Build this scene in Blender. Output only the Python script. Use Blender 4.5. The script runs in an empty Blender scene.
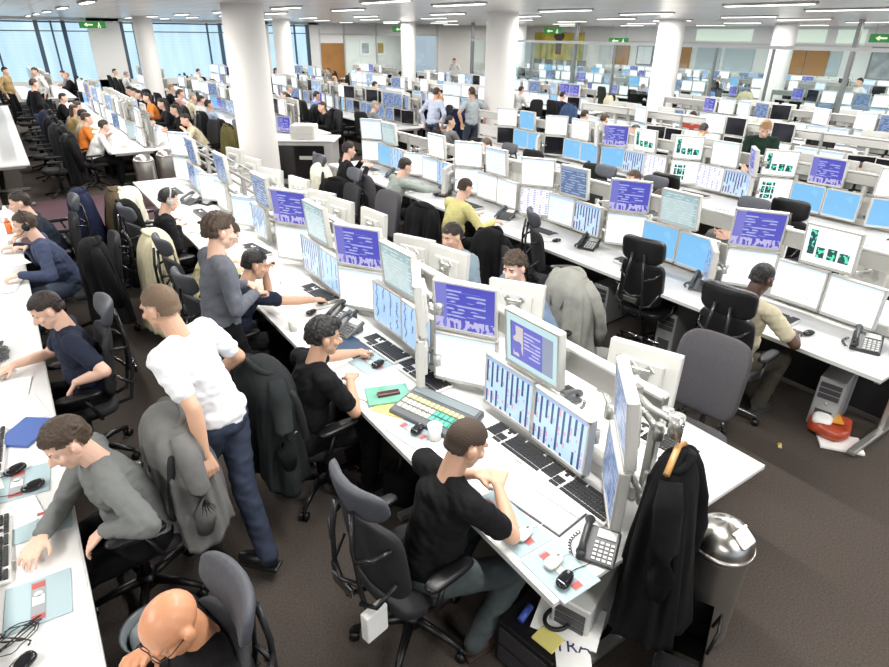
import bpy, bmesh, math, random
import numpy as np
from mathutils import Vector, Matrix, noise
random.seed(7)
SC = bpy.context.scene
COL = SC.collection
V = Vector
PI = math.pi
R = math.radians
# ------------------------------------------------------------------ camera (calibrated: rows run along +Y)
FPX, CX, CY, YH, ROLL, CAMH, TH = 600.0, 444.5, 333.5, 33.0, 0.012, 2.85, R(35)
HC = 3.27                                   # ceiling height
DZ = 0.73                                   # desk height
def cam_axes():
    p = math.atan((CY - YH) / FPX)
    F = V((0, math.cos(p), -math.sin(p))); Rt = V((1, 0, 0)); U = Rt.cross(F)
    c, s = math.cos(ROLL), math.sin(ROLL)
    R2 = c * Rt + s * U; U2 = -s * Rt + c * U
    M = Matrix.Rotation(-TH, 3, 'Z')
    return M @ R2, M @ U2, M @ F
CR, CU, CF = cam_axes()
CAMP = V((0, 0, CAMH))
def project(p):
    q = V(p) - CAMP; w = q.dot(CF)
    if w < 0.1: return (-9999, -9999)
    return (CX + FPX * q.dot(CR) / w, CY - FPX * q.dot(CU) / w)
def seen(x, y, z=1.0, m=60):
    a = project((x, y, z)); return -m < a[0] < 889 + m and -m < a[1] < 667 + m
cam = bpy.data.cameras.new('camera'); co = bpy.data.objects.new('camera', cam); COL.objects.link(co)
mm = Matrix((CR, CU, -CF)).transposed().to_4x4(); mm.translation = CAMP; co.matrix_world = mm
cam.sensor_width = 36; cam.lens = 36 * FPX / 889; cam.clip_end = 300; SC.camera = co

# ------------------------------------------------------------------ materials
MATS = {}
class N:
    def __init__(s, m):
        s.t = m.node_tree; s.b = s.t.nodes.get('Principled BSDF')
    def n(s, ty, **k):
        x = s.t.nodes.new(ty)
        for a, b in k.items(): setattr(x, a, b)
        return x
    def l(s, a, b): s.t.links.new(a, b)
    def math(s, op, a, b=0.0, c=0.0):
        x = s.n('ShaderNodeMath', operation=op)
        for i, v in enumerate((a, b, c)):
            if isinstance(v, (int, float)): x.inputs[i].default_value = v
            else: s.l(v, x.inputs[i])
        return x.outputs[0]
    def mix(s, f, a, b):
        x = s.n('ShaderNodeMix', data_type='RGBA')
        if isinstance(f, (int, float)): x.inputs[0].default_value = f
        else: s.l(f, x.inputs[0])
        for i, v in ((6, a), (7, b)):
            if isinstance(v, tuple): x.inputs[i].default_value = (*v[:3], 1)
            else: s.l(v, x.inputs[i])
        return x.outputs[2]
def mat(name, col=(.8, .8, .8), rough=.5, metal=0., nscale=0, namt=0.15, bump=0., bscale=None, spec=.5, emit=None, estr=0):
    if name in MATS: return MATS[name]
    m = bpy.data.materials.new(name); m.use_nodes = True; g = N(m); b = g.b
    b.inputs['Base Color'].default_value = (*col, 1); b.inputs['Roughness'].default_value = rough
    b.inputs['Metallic'].default_value = metal; b.inputs['Specular IOR Level'].default_value = spec
    m.diffuse_color = (*col, 1)
    if nscale or bump:
        tc = g.n('ShaderNodeTexCoord'); nz = g.n('ShaderNodeTexNoise'); nz.inputs['Scale'].default_value = nscale or 20
        nz.inputs['Detail'].default_value = 4
        g.l(tc.outputs['Object'], nz.inputs['Vector'])
        if nscale:
            lo = tuple(c * (1 - namt) for c in col); hi = tuple(min(1, c * (1 + namt)) for c in col)
            g.l(g.mix(nz.outputs[0], lo, hi), b.inputs['Base Color'])
        if bump:
            n2 = nz
            if bscale:
                n2 = g.n('ShaderNodeTexNoise'); n2.inputs['Scale'].default_value = bscale; n2.inputs['Detail'].default_value = 3
                g.l(tc.outputs['Object'], n2.inputs['Vector'])
            bp = g.n('ShaderNodeBump'); bp.inputs['Strength'].default_value = bump; bp.inputs['Distance'].default_value = .02
            g.l(n2.outputs[0], bp.inputs['Height']); g.l(bp.outputs[0], b.inputs['Normal'])
    if emit:
        b.inputs['Emission Color'].default_value = (*emit, 1); b.inputs['Emission Strength'].default_value = estr
        m.cycles.emission_sampling = 'NONE'
    MATS[name] = m; return m

def carpet():
    m = bpy.data.materials.new('carpet'); m.use_nodes = True; g = N(m); b = g.b
    tc = g.n('ShaderNodeTexCoord'); sp = g.n('ShaderNodeSeparateXYZ'); g.l(tc.outputs['Object'], sp.inputs[0])
    n1 = g.n('ShaderNodeTexNoise'); n1.inputs['Scale'].default_value = 90; n1.inputs['Detail'].default_value = 5; g.l(tc.outputs['Object'], n1.inputs['Vector'])
    n2 = g.n('ShaderNodeTexNoise'); n2.inputs['Scale'].default_value = 1.3; g.l(tc.outputs['Object'], n2.inputs['Vector'])
    base = g.mix(n1.outputs[0], (.020, .0165, .0145), (.118, .098, .084))
    base = g.mix(g.math('MULTIPLY', n2.outputs[0], .35), base, (.052, .043, .038))
    pur = g.mix(n1.outputs[0], (.05, .028, .034), (.14, .085, .10))
    y = sp.outputs[1]
    f = g.math('MULTIPLY', g.math('GREATER_THAN', y, 9.9), g.math('LESS_THAN', y, 13.2))
    g.l(g.mix(f, base, pur), b.inputs['Base Color']); b.inputs['Roughness'].default_value = .95
    b.inputs['Specular IOR Level'].default_value = .15
    bp = g.n('ShaderNodeBump'); bp.inputs['Strength'].default_value = .4; bp.inputs['Distance'].default_value = .004
    g.l(n1.outputs[0], bp.inputs['Height']); g.l(bp.outputs[0], b.inputs['Normal'])
    return m
def ceilmat():
    m = bpy.data.materials.new('ceiling_panels'); m.use_nodes = True; g = N(m); b = g.b
    tc = g.n('ShaderNodeTexCoord')
    br = g.n('ShaderNodeTexBrick'); br.offset = 0; g.l(tc.outputs['Object'], br.inputs['Vector'])
    br.inputs['Scale'].default_value = 1; br.inputs['Brick Width'].default_value = .5; br.inputs['Row Height'].default_value = 1.5
    br.inputs['Mortar Size'].default_value = .012
    br.inputs['Color1'].default_value = (.60, .60, .59, 1); br.inputs['Color2'].default_value = (.70, .70, .69, 1); br.inputs['Mortar'].default_value = (.33, .33, .33, 1)
    g.l(br.outputs['Color'], b.inputs['Base Color']); b.inputs['Roughness'].default_value = .28; b.inputs['Metallic'].default_value = .35
    b.inputs['Emission Color'].default_value = (.9, .93, .95, 1); b.inputs['Emission Strength'].default_value = .0
    return m

SCR = {}
def screen(kind):
    if kind in SCR: return SCR[kind]
    m = bpy.data.materials.new('screen_' + kind); m.use_nodes = True; g = N(m); b = g.b
    m.cycles.emission_sampling = 'NONE'
    b.inputs['Roughness'].default_value = .25
    uv = g.n('ShaderNodeUVMap'); sp = g.n('ShaderNodeSeparateXYZ'); g.l(uv.outputs[0], sp.inputs[0]); x, y = sp.outputs[0], sp.outputs[1]
    def nz(sx, sy, d=1.0, off=0.0):
        mp = g.n('ShaderNodeMapping'); mp.inputs['Scale'].default_value = (sx, sy, 1); mp.inputs['Location'].default_value = (off, off * .7, off)
        g.l(uv.outputs[0], mp.inputs[0]); t = g.n('ShaderNodeTexNoise'); t.inputs['Scale'].default_value = 1; t.inputs['Detail'].default_value = d
        g.l(mp.outputs[0], t.inputs['Vector']); return t.outputs[0]
    def box(x0, x1, y0, y1):
        a = g.math('MULTIPLY', g.math('GREATER_THAN', x, x0), g.math('LESS_THAN', x, x1))
        c = g.math('MULTIPLY', g.math('GREATER_THAN', y, y0), g.math('LESS_THAN', y, y1))
        return g.math('MULTIPLY', a, c)
    def saw(v, n): return g.math('FRACT', g.math('MULTIPLY', v, n))
    def gt(a, t): return g.math('GREATER_THAN', a, t)
    def lt(a, t): return g.math('LESS_THAN', a, t)
    mul = lambda a, c: g.math('MULTIPLY', a, c)
    W = (.93, .97, 1.0)
    if kind in ('white', 'doc'):
        c = g.mix(mul(lt(saw(y, 16), .4), gt(nz(14, 16, 0), .52)), W, (.78, .85, .95))
        c = g.mix(box(0, 1, .93, 1), c, (.55, .68, .9))
        if kind == 'doc': c = g.mix(mul(box(.62, .95, .1, .6), gt(nz(20, 20), .55)), c, (.55, .7, .95))
    elif kind == 'pale':
        c = g.mix(mul(lt(saw(y, 12), .45), gt(nz(6, 12, 0), .45)), (.80, .89, .98), (.60, .74, .92))
        c = g.mix(box(0, 1, .9, 1), c, (.45, .6, .85))
    elif kind == 'blue':
        t = mul(lt(saw(y, 13), .5), gt(nz(5, 13, 0, 3), .47))
        t = mul(t, g.math('MAXIMUM', box(.1, .45, .28, .92), box(.4, .85, .3, .85)))
        c = g.mix(t, (.10, .10, .62), (.50, .55, .92))
        c = g.mix(box(0, .2, 0, 1), c, (.22, .22, .72))
        c = g.mix(mul(box(0, 1, .04, .26), gt(nz(16, 5, 1, 5), .5)), c, (.62, .58, .93))
    elif kind == 'photo':
        c = g.mix(box(.1, .92, .14, .86), (.62, .86, .90), (.16, .16, .66))
        c = g.mix(box(.72, .92, .14, .86), c, (.33, .38, .5))
        c = g.mix(mul(box(.14, .34, .2, .8), gt(nz(5, 4), .47)), c, (.72, .66, .66))
        c = g.mix(mul(box(.36, .68, .25, .75), mul(lt(saw(y, 14), .45), gt(nz(6, 10), .45))), c, (.6, .6, .95))
        c = g.mix(box(.08, .11, .14, .86), c, (.1, .15, .3))
    elif kind == 'stripes':
        def nq(n_, sy, off):
            cb = g.n('ShaderNodeCombineXYZ'); g.l(g.math('MULTIPLY_ADD', g.math('FLOOR', mul(x, n_)), 3.7, off), cb.inputs[0]); g.l(mul(y, sy), cb.inputs[1])
            t = g.n('ShaderNodeTexNoise'); t.inputs['Scale'].default_value = 1; t.inputs['Detail'].default_value = 1; g.l(cb.outputs[0], t.inputs['Vector']); return t.outputs[0]
        s1 = mul(lt(saw(x, 9), .38), gt(nq(9, 1.6, 2.0), .43))
        c = g.mix(s1, (.55, .76, .98), (.035, .07, .24))
        s2 = mul(lt(g.math('ABSOLUTE', g.math('SUBTRACT', saw(x, 9), .55)), .12), gt(nq(9, 7, 9.0), .54))
        c = g.mix(s2, c, (.74, .36, .50))
        c = g.mix(box(0, 1, .93, 1), c, (.35, .5, .8))
    elif kind == 'dots':
        s1 = mul(lt(saw(x, 5), .4), mul(lt(saw(y, 14), .55), gt(nz(10, 6, 0, 2), .42)))
        c = g.mix(s1, (.95, .95, 1), (.30, .30, .66))
        s2 = mul(mul(gt(saw(x, 5), .5), lt(saw(x, 5), .8)), mul(lt(saw(y, 14), .5), gt(nz(10, 6, 0, 8), .5)))
        c = g.mix(s2, c, (.80, .45, .55))
    elif kind == 'sky':
        c = g.mix(gt(nz(3, 2), .62), (.22, .56, .93), (.27, .61, .95))
        c = g.mix(box(0, 1, 0, .05), c, (.55, .75, .95))
    elif kind == 'zigzag':
        z = g.math('ABSOLUTE', g.math('SUBTRACT', g.math('ADD', mul(nz(1, 9, 2), 1.0), mul(saw(x, 3), .0)), .5))
        w = g.math('ABSOLUTE', g.math('SUBTRACT', saw(x, 4), g.math('ADD', .1, mul(nz(2, 6, 2, 4), .8))))
        c = g.mix(mul(lt(w, .08), gt(nz(3, 3, 1, 7), .45)), (.45, .68, .97), (.12, .2, .5))
        c = g.mix(lt(saw(x, 4), .03), c, (.75, .88, 1))
    elif kind == 'teal':
        c = g.mix(box(.0, .9, .08, .8), (.42, .62, .66), (.62, .78, .80))
        c = g.mix(mul(lt(saw(y, 12), .4), gt(nz(6, 12, 0), .5)), c, (.75, .88, .9))
    elif kind == 'green':
        bx = g.math('MAXIMUM', box(.08, .22, .25, .9), g.math('MAXIMUM', box(.26, .42, .2, .48), g.math('MAXIMUM', box(.48, .66, .2, .5), box(.7, .9, .2, .46))))
        c = g.mix(bx, (.93, .98, .97), (.01, .06, .07))
        c = g.mix(mul(bx, gt(nz(11, 9, 1, 3), .56)), c, (.1, .75, .45))
    elif kind == 'green2':
        bx = mul(box(.1, .5, .15, .85), mul(gt(saw(x, 5), .12), gt(saw(y, 3), .12)))
        c = g.mix(bx, (.93, .98, .97), (.01, .06, .07))
        c = g.mix(mul(bx, gt(nz(11, 9, 1, 3), .56)), c, (.1, .7, .45))
    elif kind == 'navy':
        c = g.mix(mul(lt(saw(y, 11), .45), gt(nz(6, 11, 0, 2), .48)), (.13, .21, .42), (.42, .54, .78))
        c = g.mix(box(0, 1, .9, 1), c, (.30, .40, .62))
    elif kind == 'black':
        c = None
    if c is None:
        b.inputs['Base Color'].default_value = (.012, .012, .016, 1); b.inputs['Roughness'].default_value = .15
    else:
        b.inputs['Base Color'].default_value = (.02, .02, .02, 1)
        g.l(c, b.inputs['Emission Color']); b.inputs['Emission Strength'].default_value = {'white': 1.15, 'doc': 1.15, 'green': 1.05, 'green2': 1.05, 'pale': 1.0, 'dots': .95, 'stripes': .85, 'blue': .7, 'navy': .7, 'sky': .8, 'zigzag': .8, 'photo': .75, 'teal': .7}.get(kind, .85)
    SCR[kind] = m; return m

desk_m = mat('white_laminate', (.74, .74, .73), .35, nscale=3, namt=.02)
edge_m = mat('desk_edge', (.62, .64, .62), .4)
case_m = mat('pale_grey_plastic', (.54, .54, .515), .45, nscale=8, namt=.03)
case2_m = mat('silver_plastic', (.45, .46, .47), .35, .3)
back_m = mat('monitor_back_plastic', (.60, .60, .57), .5, nscale=5, namt=.03)
alu_m = mat('aluminium', (.50, .50, .48), .3, .75)
ral_m = mat('divider_grey', (.49, .49, .465), .45, .15, nscale=4, namt=.03)
blk_m = mat('black_plastic', (.006, .006, .007), .4)
dark_m = mat('black_fabric', (.006, .006, .007), .85, nscale=60, namt=.4)
mesh_m = mat('charcoal_fabric', (.014, .015, .018), .8, nscale=90, namt=.4, bump=.2, bscale=220)
greyf_m = mat('grey_chair_fabric', (.062, .058, .064), .9, nscale=90, namt=.3, bump=.2, bscale=200)
leather_m = mat('black_leather', (.012, .012, .013), .32, bump=.15, bscale=60)
chrome_m = mat('dark_chrome', (.35, .35, .36), .22, 1.)
steel_m = mat('brushed_steel', (.62, .60, .56), .28, 1., nscale=3, namt=.12)
paper_m = mat('paper', (.85, .85, .83), .7, nscale=20, namt=.03)
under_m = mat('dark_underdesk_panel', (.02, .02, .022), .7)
wallw_m = mat('white_wall_paint', (.80, .80, .78), .6, nscale=2, namt=.02)
glassd = None
def glass():
    m = bpy.data.materials.new('clear_glass'); m.use_nodes = True; g = N(m); t = g.t
    t.nodes.remove(g.b); out = t.nodes['Material Output']
    tr = g.n('ShaderNodeBsdfTransparent'); tr.inputs[0].default_value = (.90, .95, .94, 1)
    gl = g.n('ShaderNodeBsdfGlossy'); gl.inputs['Roughness'].default_value = .03; gl.inputs[0].default_value = (.9, .95, .95, 1)
    lw = g.n('ShaderNodeLayerWeight'); lw.inputs[0].default_value = .35
    ms = g.n('ShaderNodeMixShader'); g.l(g.math('MULTIPLY', lw.outputs['Facing'], .35), ms.inputs[0])
    g.l(tr.outputs[0], ms.inputs[1]); g.l(gl.outputs[0], ms.inputs[2]); g.l(ms.outputs[0], out.inputs[0]); return m
glass_m = glass()

# ------------------------------------------------------------------ mesh helpers
class MB:
    def __init__(s): s.bm = bmesh.new(); s.uv = None; s.mi = 0
    def _fin(s, geom_faces):
        for f in geom_faces: f.material_index = s.mi; f.smooth = True
    def box(s, c, d, rot=None, bev=0.0, seg=2):
        t = bmesh.new(); bmesh.ops.create_cube(t, size=1)
        for v in t.verts: v.co = V((v.co.x * d[0], v.co.y * d[1], v.co.z * d[2]))
        if bev: bmesh.ops.bevel(t, geom=t.edges[:], offset=bev, segments=seg, affect='EDGES', profile=.5)
        s._merge(t, c, rot, smooth=False); return s
    def _merge(s, t, c, rot, smooth=True):
        M = Matrix.Translation(V(c)) @ (rot.to_4x4() if rot is not None else Matrix())
        t.transform(M)
        vs = {v: s.bm.verts.new(v.co) for v in t.verts}
        for f in t.faces:
            try: nf = s.bm.faces.new([vs[v] for v in f.verts])
            except ValueError: continue
            nf.material_index = s.mi; nf.smooth = smooth
        t.free()
    def cyl(s, p0, p1, r0, r1=None, n=14, caps=True):
        r1 = r0 if r1 is None else r1; p0, p1 = V(p0), V(p1); d = p1 - p0
        if d.length < 1e-6: return s
        t = bmesh.new(); bmesh.ops.create_cone(t, cap_ends=caps, segments=n, radius1=r0, radius2=r1, depth=d.length)
        s._merge(t, (p0 + p1) / 2, d.to_track_quat('Z', 'Y').to_matrix()); return s
    def ell(s, c, r, rot=None, n=16):
        t = bmesh.new(); bmesh.ops.create_uvsphere(t, u_segments=n, v_segments=max(6, n * 2 // 3), radius=1)
        for v in t.verts: v.co = V((v.co.x * r[0], v.co.y * r[1], v.co.z * r[2]))
        s._merge(t, c, rot); return s
    def cap(s, p0, p1, r0, r1=None, n=14):
        r1 = r0 if r1 is None else r1
        s.cyl(p0, p1, r0, r1, n); s.ell(p0, (r0, r0, r0), n=n); s.ell(p1, (r1, r1, r1), n=n); return s
    def tube(s, pts, r, n=8):
        pts = [V(p) for p in pts]; rs = r if isinstance(r, (list, tuple)) else [r] * len(pts)
        rings = []; up = V((0, 0, 1)); 
        for i, p in enumerate(pts):
            d = (pts[min(i + 1, len(pts) - 1)] - pts[max(i - 1, 0)]).normalized()
            a = d.cross(up); a = a.normalized() if a.length > .05 else V((1, 0, 0)); b = a.cross(d)
            rings.append([p + (a * math.cos(2 * PI * k / n) + b * math.sin(2 * PI * k / n)) * rs[i] for k in range(n)])
        return s.loft(rings, caps=True)
    def loft(s, rings, caps=True, closed=True):
        vr = [[s.bm.verts.new(p) for p in r] for r in rings]; n = len(vr[0])
        for a, b in zip(vr, vr[1:]):
            for k in range(n if closed else n - 1):
                f = s.bm.faces.new((a[k], a[(k + 1) % n], b[(k + 1) % n], b[k])); f.smooth = True; f.material_index = s.mi
        if caps:
            for r in (vr[0][::-1], vr[-1]):
                f = s.bm.faces.new(r); f.material_index = s.mi
        return s
    def sup(s, c, d, e=.45, rot=None, bend=None, n=24):   # rounded cushion: superellipsoid, optional bend(v)
        t = bmesh.new(); bmesh.ops.create_uvsphere(t, u_segments=n, v_segments=n * 2 // 3, radius=1)
        for v in t.verts:
            q = [math.copysign(abs(k) ** e, k) for k in v.co]
            v.co = V((q[0] * d[0] / 2, q[1] * d[1] / 2, q[2] * d[2] / 2))
            if bend: v.co = V(bend(v.co))
        s._merge(t, c, rot); return s
    def quad(s, pts, uvs=((0, 1), (1, 1), (1, 0), (0, 0))):
        f = s.bm.faces.new([s.bm.verts.new(p) for p in pts]); f.material_index = s.mi
        uv = s.bm.loops.layers.uv.verify()
        for l, u in zip(f.loops, uvs): l[uv].uv = u
        return s
    def mesh(s, name):
        bmesh.ops.recalc_face_normals(s.bm, faces=s.bm.faces[:]) if not s.uv else None
        me = bpy.data.meshes.new(name); s.bm.to_mesh(me); s.bm.free(); return me
    def build(s, name, m, parent=None, link=True):
        me = s.mesh(name)
        for k in (m if isinstance(m, (list, tuple)) else [m]): me.materials.append(k)
        o = bpy.data.objects.new(name, me)
        if link: COL.objects.link(o)
        if parent is not None: o.parent = parent
        return o
def rz(a): return Matrix.Rotation(a, 3, 'Z')
def rx(a): return Matrix.Rotation(a, 3, 'X')
def ry(a): return Matrix.Rotation(a, 3, 'Y')
USED = {}
def tag(o, label, cat, group=None, kind=None):
    o['label'] = label; o['category'] = cat
    if group: o['group'] = group
    if kind: o['kind'] = kind
    USED[label] = USED.get(label, 0) + 1
    return o
def root(name, link=False):
    o = bpy.data.objects.new(name, None); o.empty_display_size = .05
    if link: COL.objects.link(o)
    return o
def kids(o): return PROTO_K.get(o, [])
PROTO_K = {}
def part(parent, mb, name, m, label=None):       # unlinked part of a prototype
    o = mb.build(name, m, parent, link=False); PROTO_K.setdefault(parent, []).append(o)
    if label: o['label'] = label
    return o
def place(proto, loc, rot=0, label=None, cat=None, group=None, swap=None, tilt=None, scale=None):
    def cp(o, par):
        c = o.copy(); COL.objects.link(c); c.parent = par
        if swap:
            for key, m in swap.items():
                if o.name.split('.')[0] == key and c.type == 'MESH':
                    c.material_slots[0].link = 'OBJECT'; c.material_slots[0].material = m
        for k in kids(o): cp(k, c)
        return c
    r = cp(proto, None); r.location = loc; r.rotation_euler = (tilt[0] if tilt else 0, tilt[1] if tilt else 0, rot)
    if scale: r.scale = (scale, scale, scale)
    if label: tag(r, label, cat, group)
    return r
ORD = 'first second third fourth fifth sixth seventh eighth ninth tenth eleventh twelfth thirteenth fourteenth fifteenth sixteenth'.split()
def struct(name, mb, m):
    o = mb.build(name, m); o['kind'] = 'structure'; return o

# ------------------------------------------------------------------ prototypes
def make_monitor(zc, reach, thick=False, plain=False, w=.425, h=.35, tilt=0.0, name='computer_monitor'):
    """screen normal = +X local; origin on the desk plane under the panel"""
    r = root(name)
    T = ry(-tilt)
    def P(x, y, z): return V((0, 0, zc)) + T @ V((x, y, z))
    b = MB()
    t = .016; fx = .02
    for (yy, zz, dy, dz) in ((-w/2 + t/2, 0, t, h), (w/2 - t/2, 0, t, h), (0, h/2 - t/2, w, t), (0, -h/2 + t * .8, w, t * 1.6)):
        b.box(P(fx, yy, zz), (.014, dy, dz), T, .003, 1)
    part(r, b, 'bezel', case_m)
    s = MB(); sw, sh = w/2 - t * .9, h/2 - t * .9
    s.quad([P(.022, sw, sh), P(.022, -sw, sh), P(.022, -sw, -sh), P(.022, sw, -sh)], ((1, 1), (0, 1), (0, 0), (1, 0)))
    sc = part(r, s, 'screen', SCRW)
    s = MB(); s.box(P(-.005, 0, 0), (.045, w, h), T, .006, 2); s.box(P(-.034, 0, -.01), (.03, w * .62, h * .62), T, .012, 2)
    part(r, s, 'back_cover', back_m)
    if plain: return r
    a = MB(); a.box(P(-.055, 0, 0), (.012, .11, .11), T, .004, 1)
    for sy in (-1, 1):
        a.box(P(-.05, sy * .05, .05), (.01, .05, .05), T @ rx(PI / 4), .004, 1); a.box(P(-.05, sy * .05, -.05), (.01, .05, .05), T @ rx(PI / 4), .004, 1)
    part(r, a, 'mount_plate', alu_m)
    a = MB(); p0 = P(-.06, 0, 0); el = V((-.06 - reach * .5, .14, zc)); e = V((-.06 - reach, 0, zc))
    a.cyl(p0, p0 + V((-.03, 0, 0)), .022); a.tube([p0 + V((-.02, 0, 0)), el], .016, 8); a.tube([el, e], .016, 8)
    a.cyl(el - V((0, 0, .035)), el + V((0, 0, .035)), .025)
    a.cyl(e - V((0, 0, .05)), e + V((0, 0, .03)), .028)
    part(r, a, 'support_arm', alu_m)
    return r
SCRW = screen('white')
MON_LOW = make_monitor(.235, .10)
MON_UP = make_monitor(.60, .12, tilt=-.10)
MON_BACK = make_monitor(.32, .42, tilt=-.08)
MON_STAND = None
def simple_monitor(zc):        # far away: one body with a screen face
    b = MB(); w, h = .42, .34
    b.box((0, 0, zc), (.05, w, h), None, .006, 1); b.box((-.03, 0, zc), (.03, w * .6, h * .6))
    b.box((-.08, 0, zc), (.08, .05, .05)); b.box((-.12, 0, zc / 2), (.04, .05, zc))
    b.mi = 1; sw, sh = w/2 - .015, h/2 - .015
    b.quad([(.027, sw, zc + sh), (.027, -sw, zc + sh), (.027, -sw, zc - sh), (.027, sw, zc - sh)], ((1, 1), (0, 1), (0, 0), (1, 0)))
    return b
def far_mon(zc):
    o = simple_monitor(zc).build('computer_monitor', [case_m, SCRW], None, link=False); return o
FAR_LOW, FAR_UP = far_mon(.20), far_mon(.56)

def make_keyboard():
    r = root('keyboard')
    b = MB(); b.box((0, 0, .012), (.46, .165, .02), None, .006, 2); part(r, b, 'key_tray', mat('white_key_tray', (.72, .72, .70), .4))
    k = MB()
    for row in range(6):
        y = .062 - row * .0245 + (0 if row == 0 else -.004)
        for (x0, n) in ((-.215, 15), (.095, 3), (.16, 4)):
            if row == 0 and n == 4: continue
            if n == 3 and row in (3,): continue
            if n == 15 and row == 5:
                k.box((-.19, y, .024), (.06, .017, .012)); k.box((-.07, y, .024), (.13, .017, .012)); k.box((.045, y, .024), (.07, .017, .012)); continue
            for i in range(n):
                if n == 3 and row == 4 and i != 1: continue
                k.box((x0 + i * .0195 + .008, y, .024), (.0165, .019, .012))
    part(r, k, 'keys', mat('black_keys', (.02, .02, .022), .45))
    return r
KEYB = make_keyboard()
def make_mouse(cm, wheel=True):
    r = root('computer_mouse')
    b = MB(); b.sup((0, 0, .016), (.062, .112, .034), .75, None, lambda c: (c.x * (1 - .12 * c.y / .056), c.y, c.z + (.004 if c.y < 0 else 0)), 16)
    part(r, b, 'mouse_body', cm)
    k = MB(); k.cyl((-.005, .03, .032), (.005, .03, .032), .008); part(r, k, 'scroll_wheel', mat('wheel_grey', (.25, .25, .25), .5))
    c = MB(); c.tube([(0, .055, .01), (.01, .09, .004), (.04, .14, .004), (.07, .2, .004)], .0022, 6); part(r, c, 'mouse_cable', cm)
    return r
MOUSE_B = make_mouse(mat('glossy_black', (.01, .01, .012), .12)); MOUSE_W = make_mouse(mat('mouse_white', (.78, .76, .70), .3))
def make_phone(body, face, keys):
    r = root('desk_phone')
    b = MB(); T = rx(R(22)); b.box((0, 0, .045), (.20, .21, .03), T, .01, 2); b.box((0, .06, .03), (.17, .07, .05), None, .01, 2); part(r, b, 'phone_body', body)
    h = MB(); h.tube([(-.075, -.09, .06), (-.075, -.05, .085), (-.075, .03, .115), (-.075, .10, .125)], [.022, .017, .017, .022], 10)
    h.ell((-.075, -.085, .055), (.028, .032, .02)); h.ell((-.075, .095, .118), (.028, .032, .02)); part(r, h, 'handset', body)
    k = MB()
    k.box(V((.03, .055, .064 + .022)), (.10, .05, .006), T)
    part(r, k, 'display', face)
    k = MB()
    for i in range(4):
        for j in range(5):
            p = T @ V((-.012 + i * .028, .012 - j * .023, .02)); k.box(V((0, 0, .045)) + p, (.018, .013, .006), T)
    part(r, k, 'keypad', keys)
    c = MB(); pts = []
    for i in range(60):
        a = i * .9; t = i / 59; pts.append((-.12 - .03 * math.sin(t * PI) + .008 * math.cos(a), -.09 + .18 * t, .012 + .008 * math.sin(a) + .004))
    c.tube(pts, .003, 5); part(r, c, 'coiled_cord', body)
    return r
PHONE_B = make_phone(mat('phone_charcoal', (.03, .032, .034), .4), mat('lcd_grey', (.35, .40, .38), .3), mat('phone_key_white', (.6, .6, .6), .5))
PHONE_G = make_phone(mat('phone_grey', (.09, .10, .105), .4), paper_m, mat('phone_key_dark', (.1, .1, .1), .5))

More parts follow.
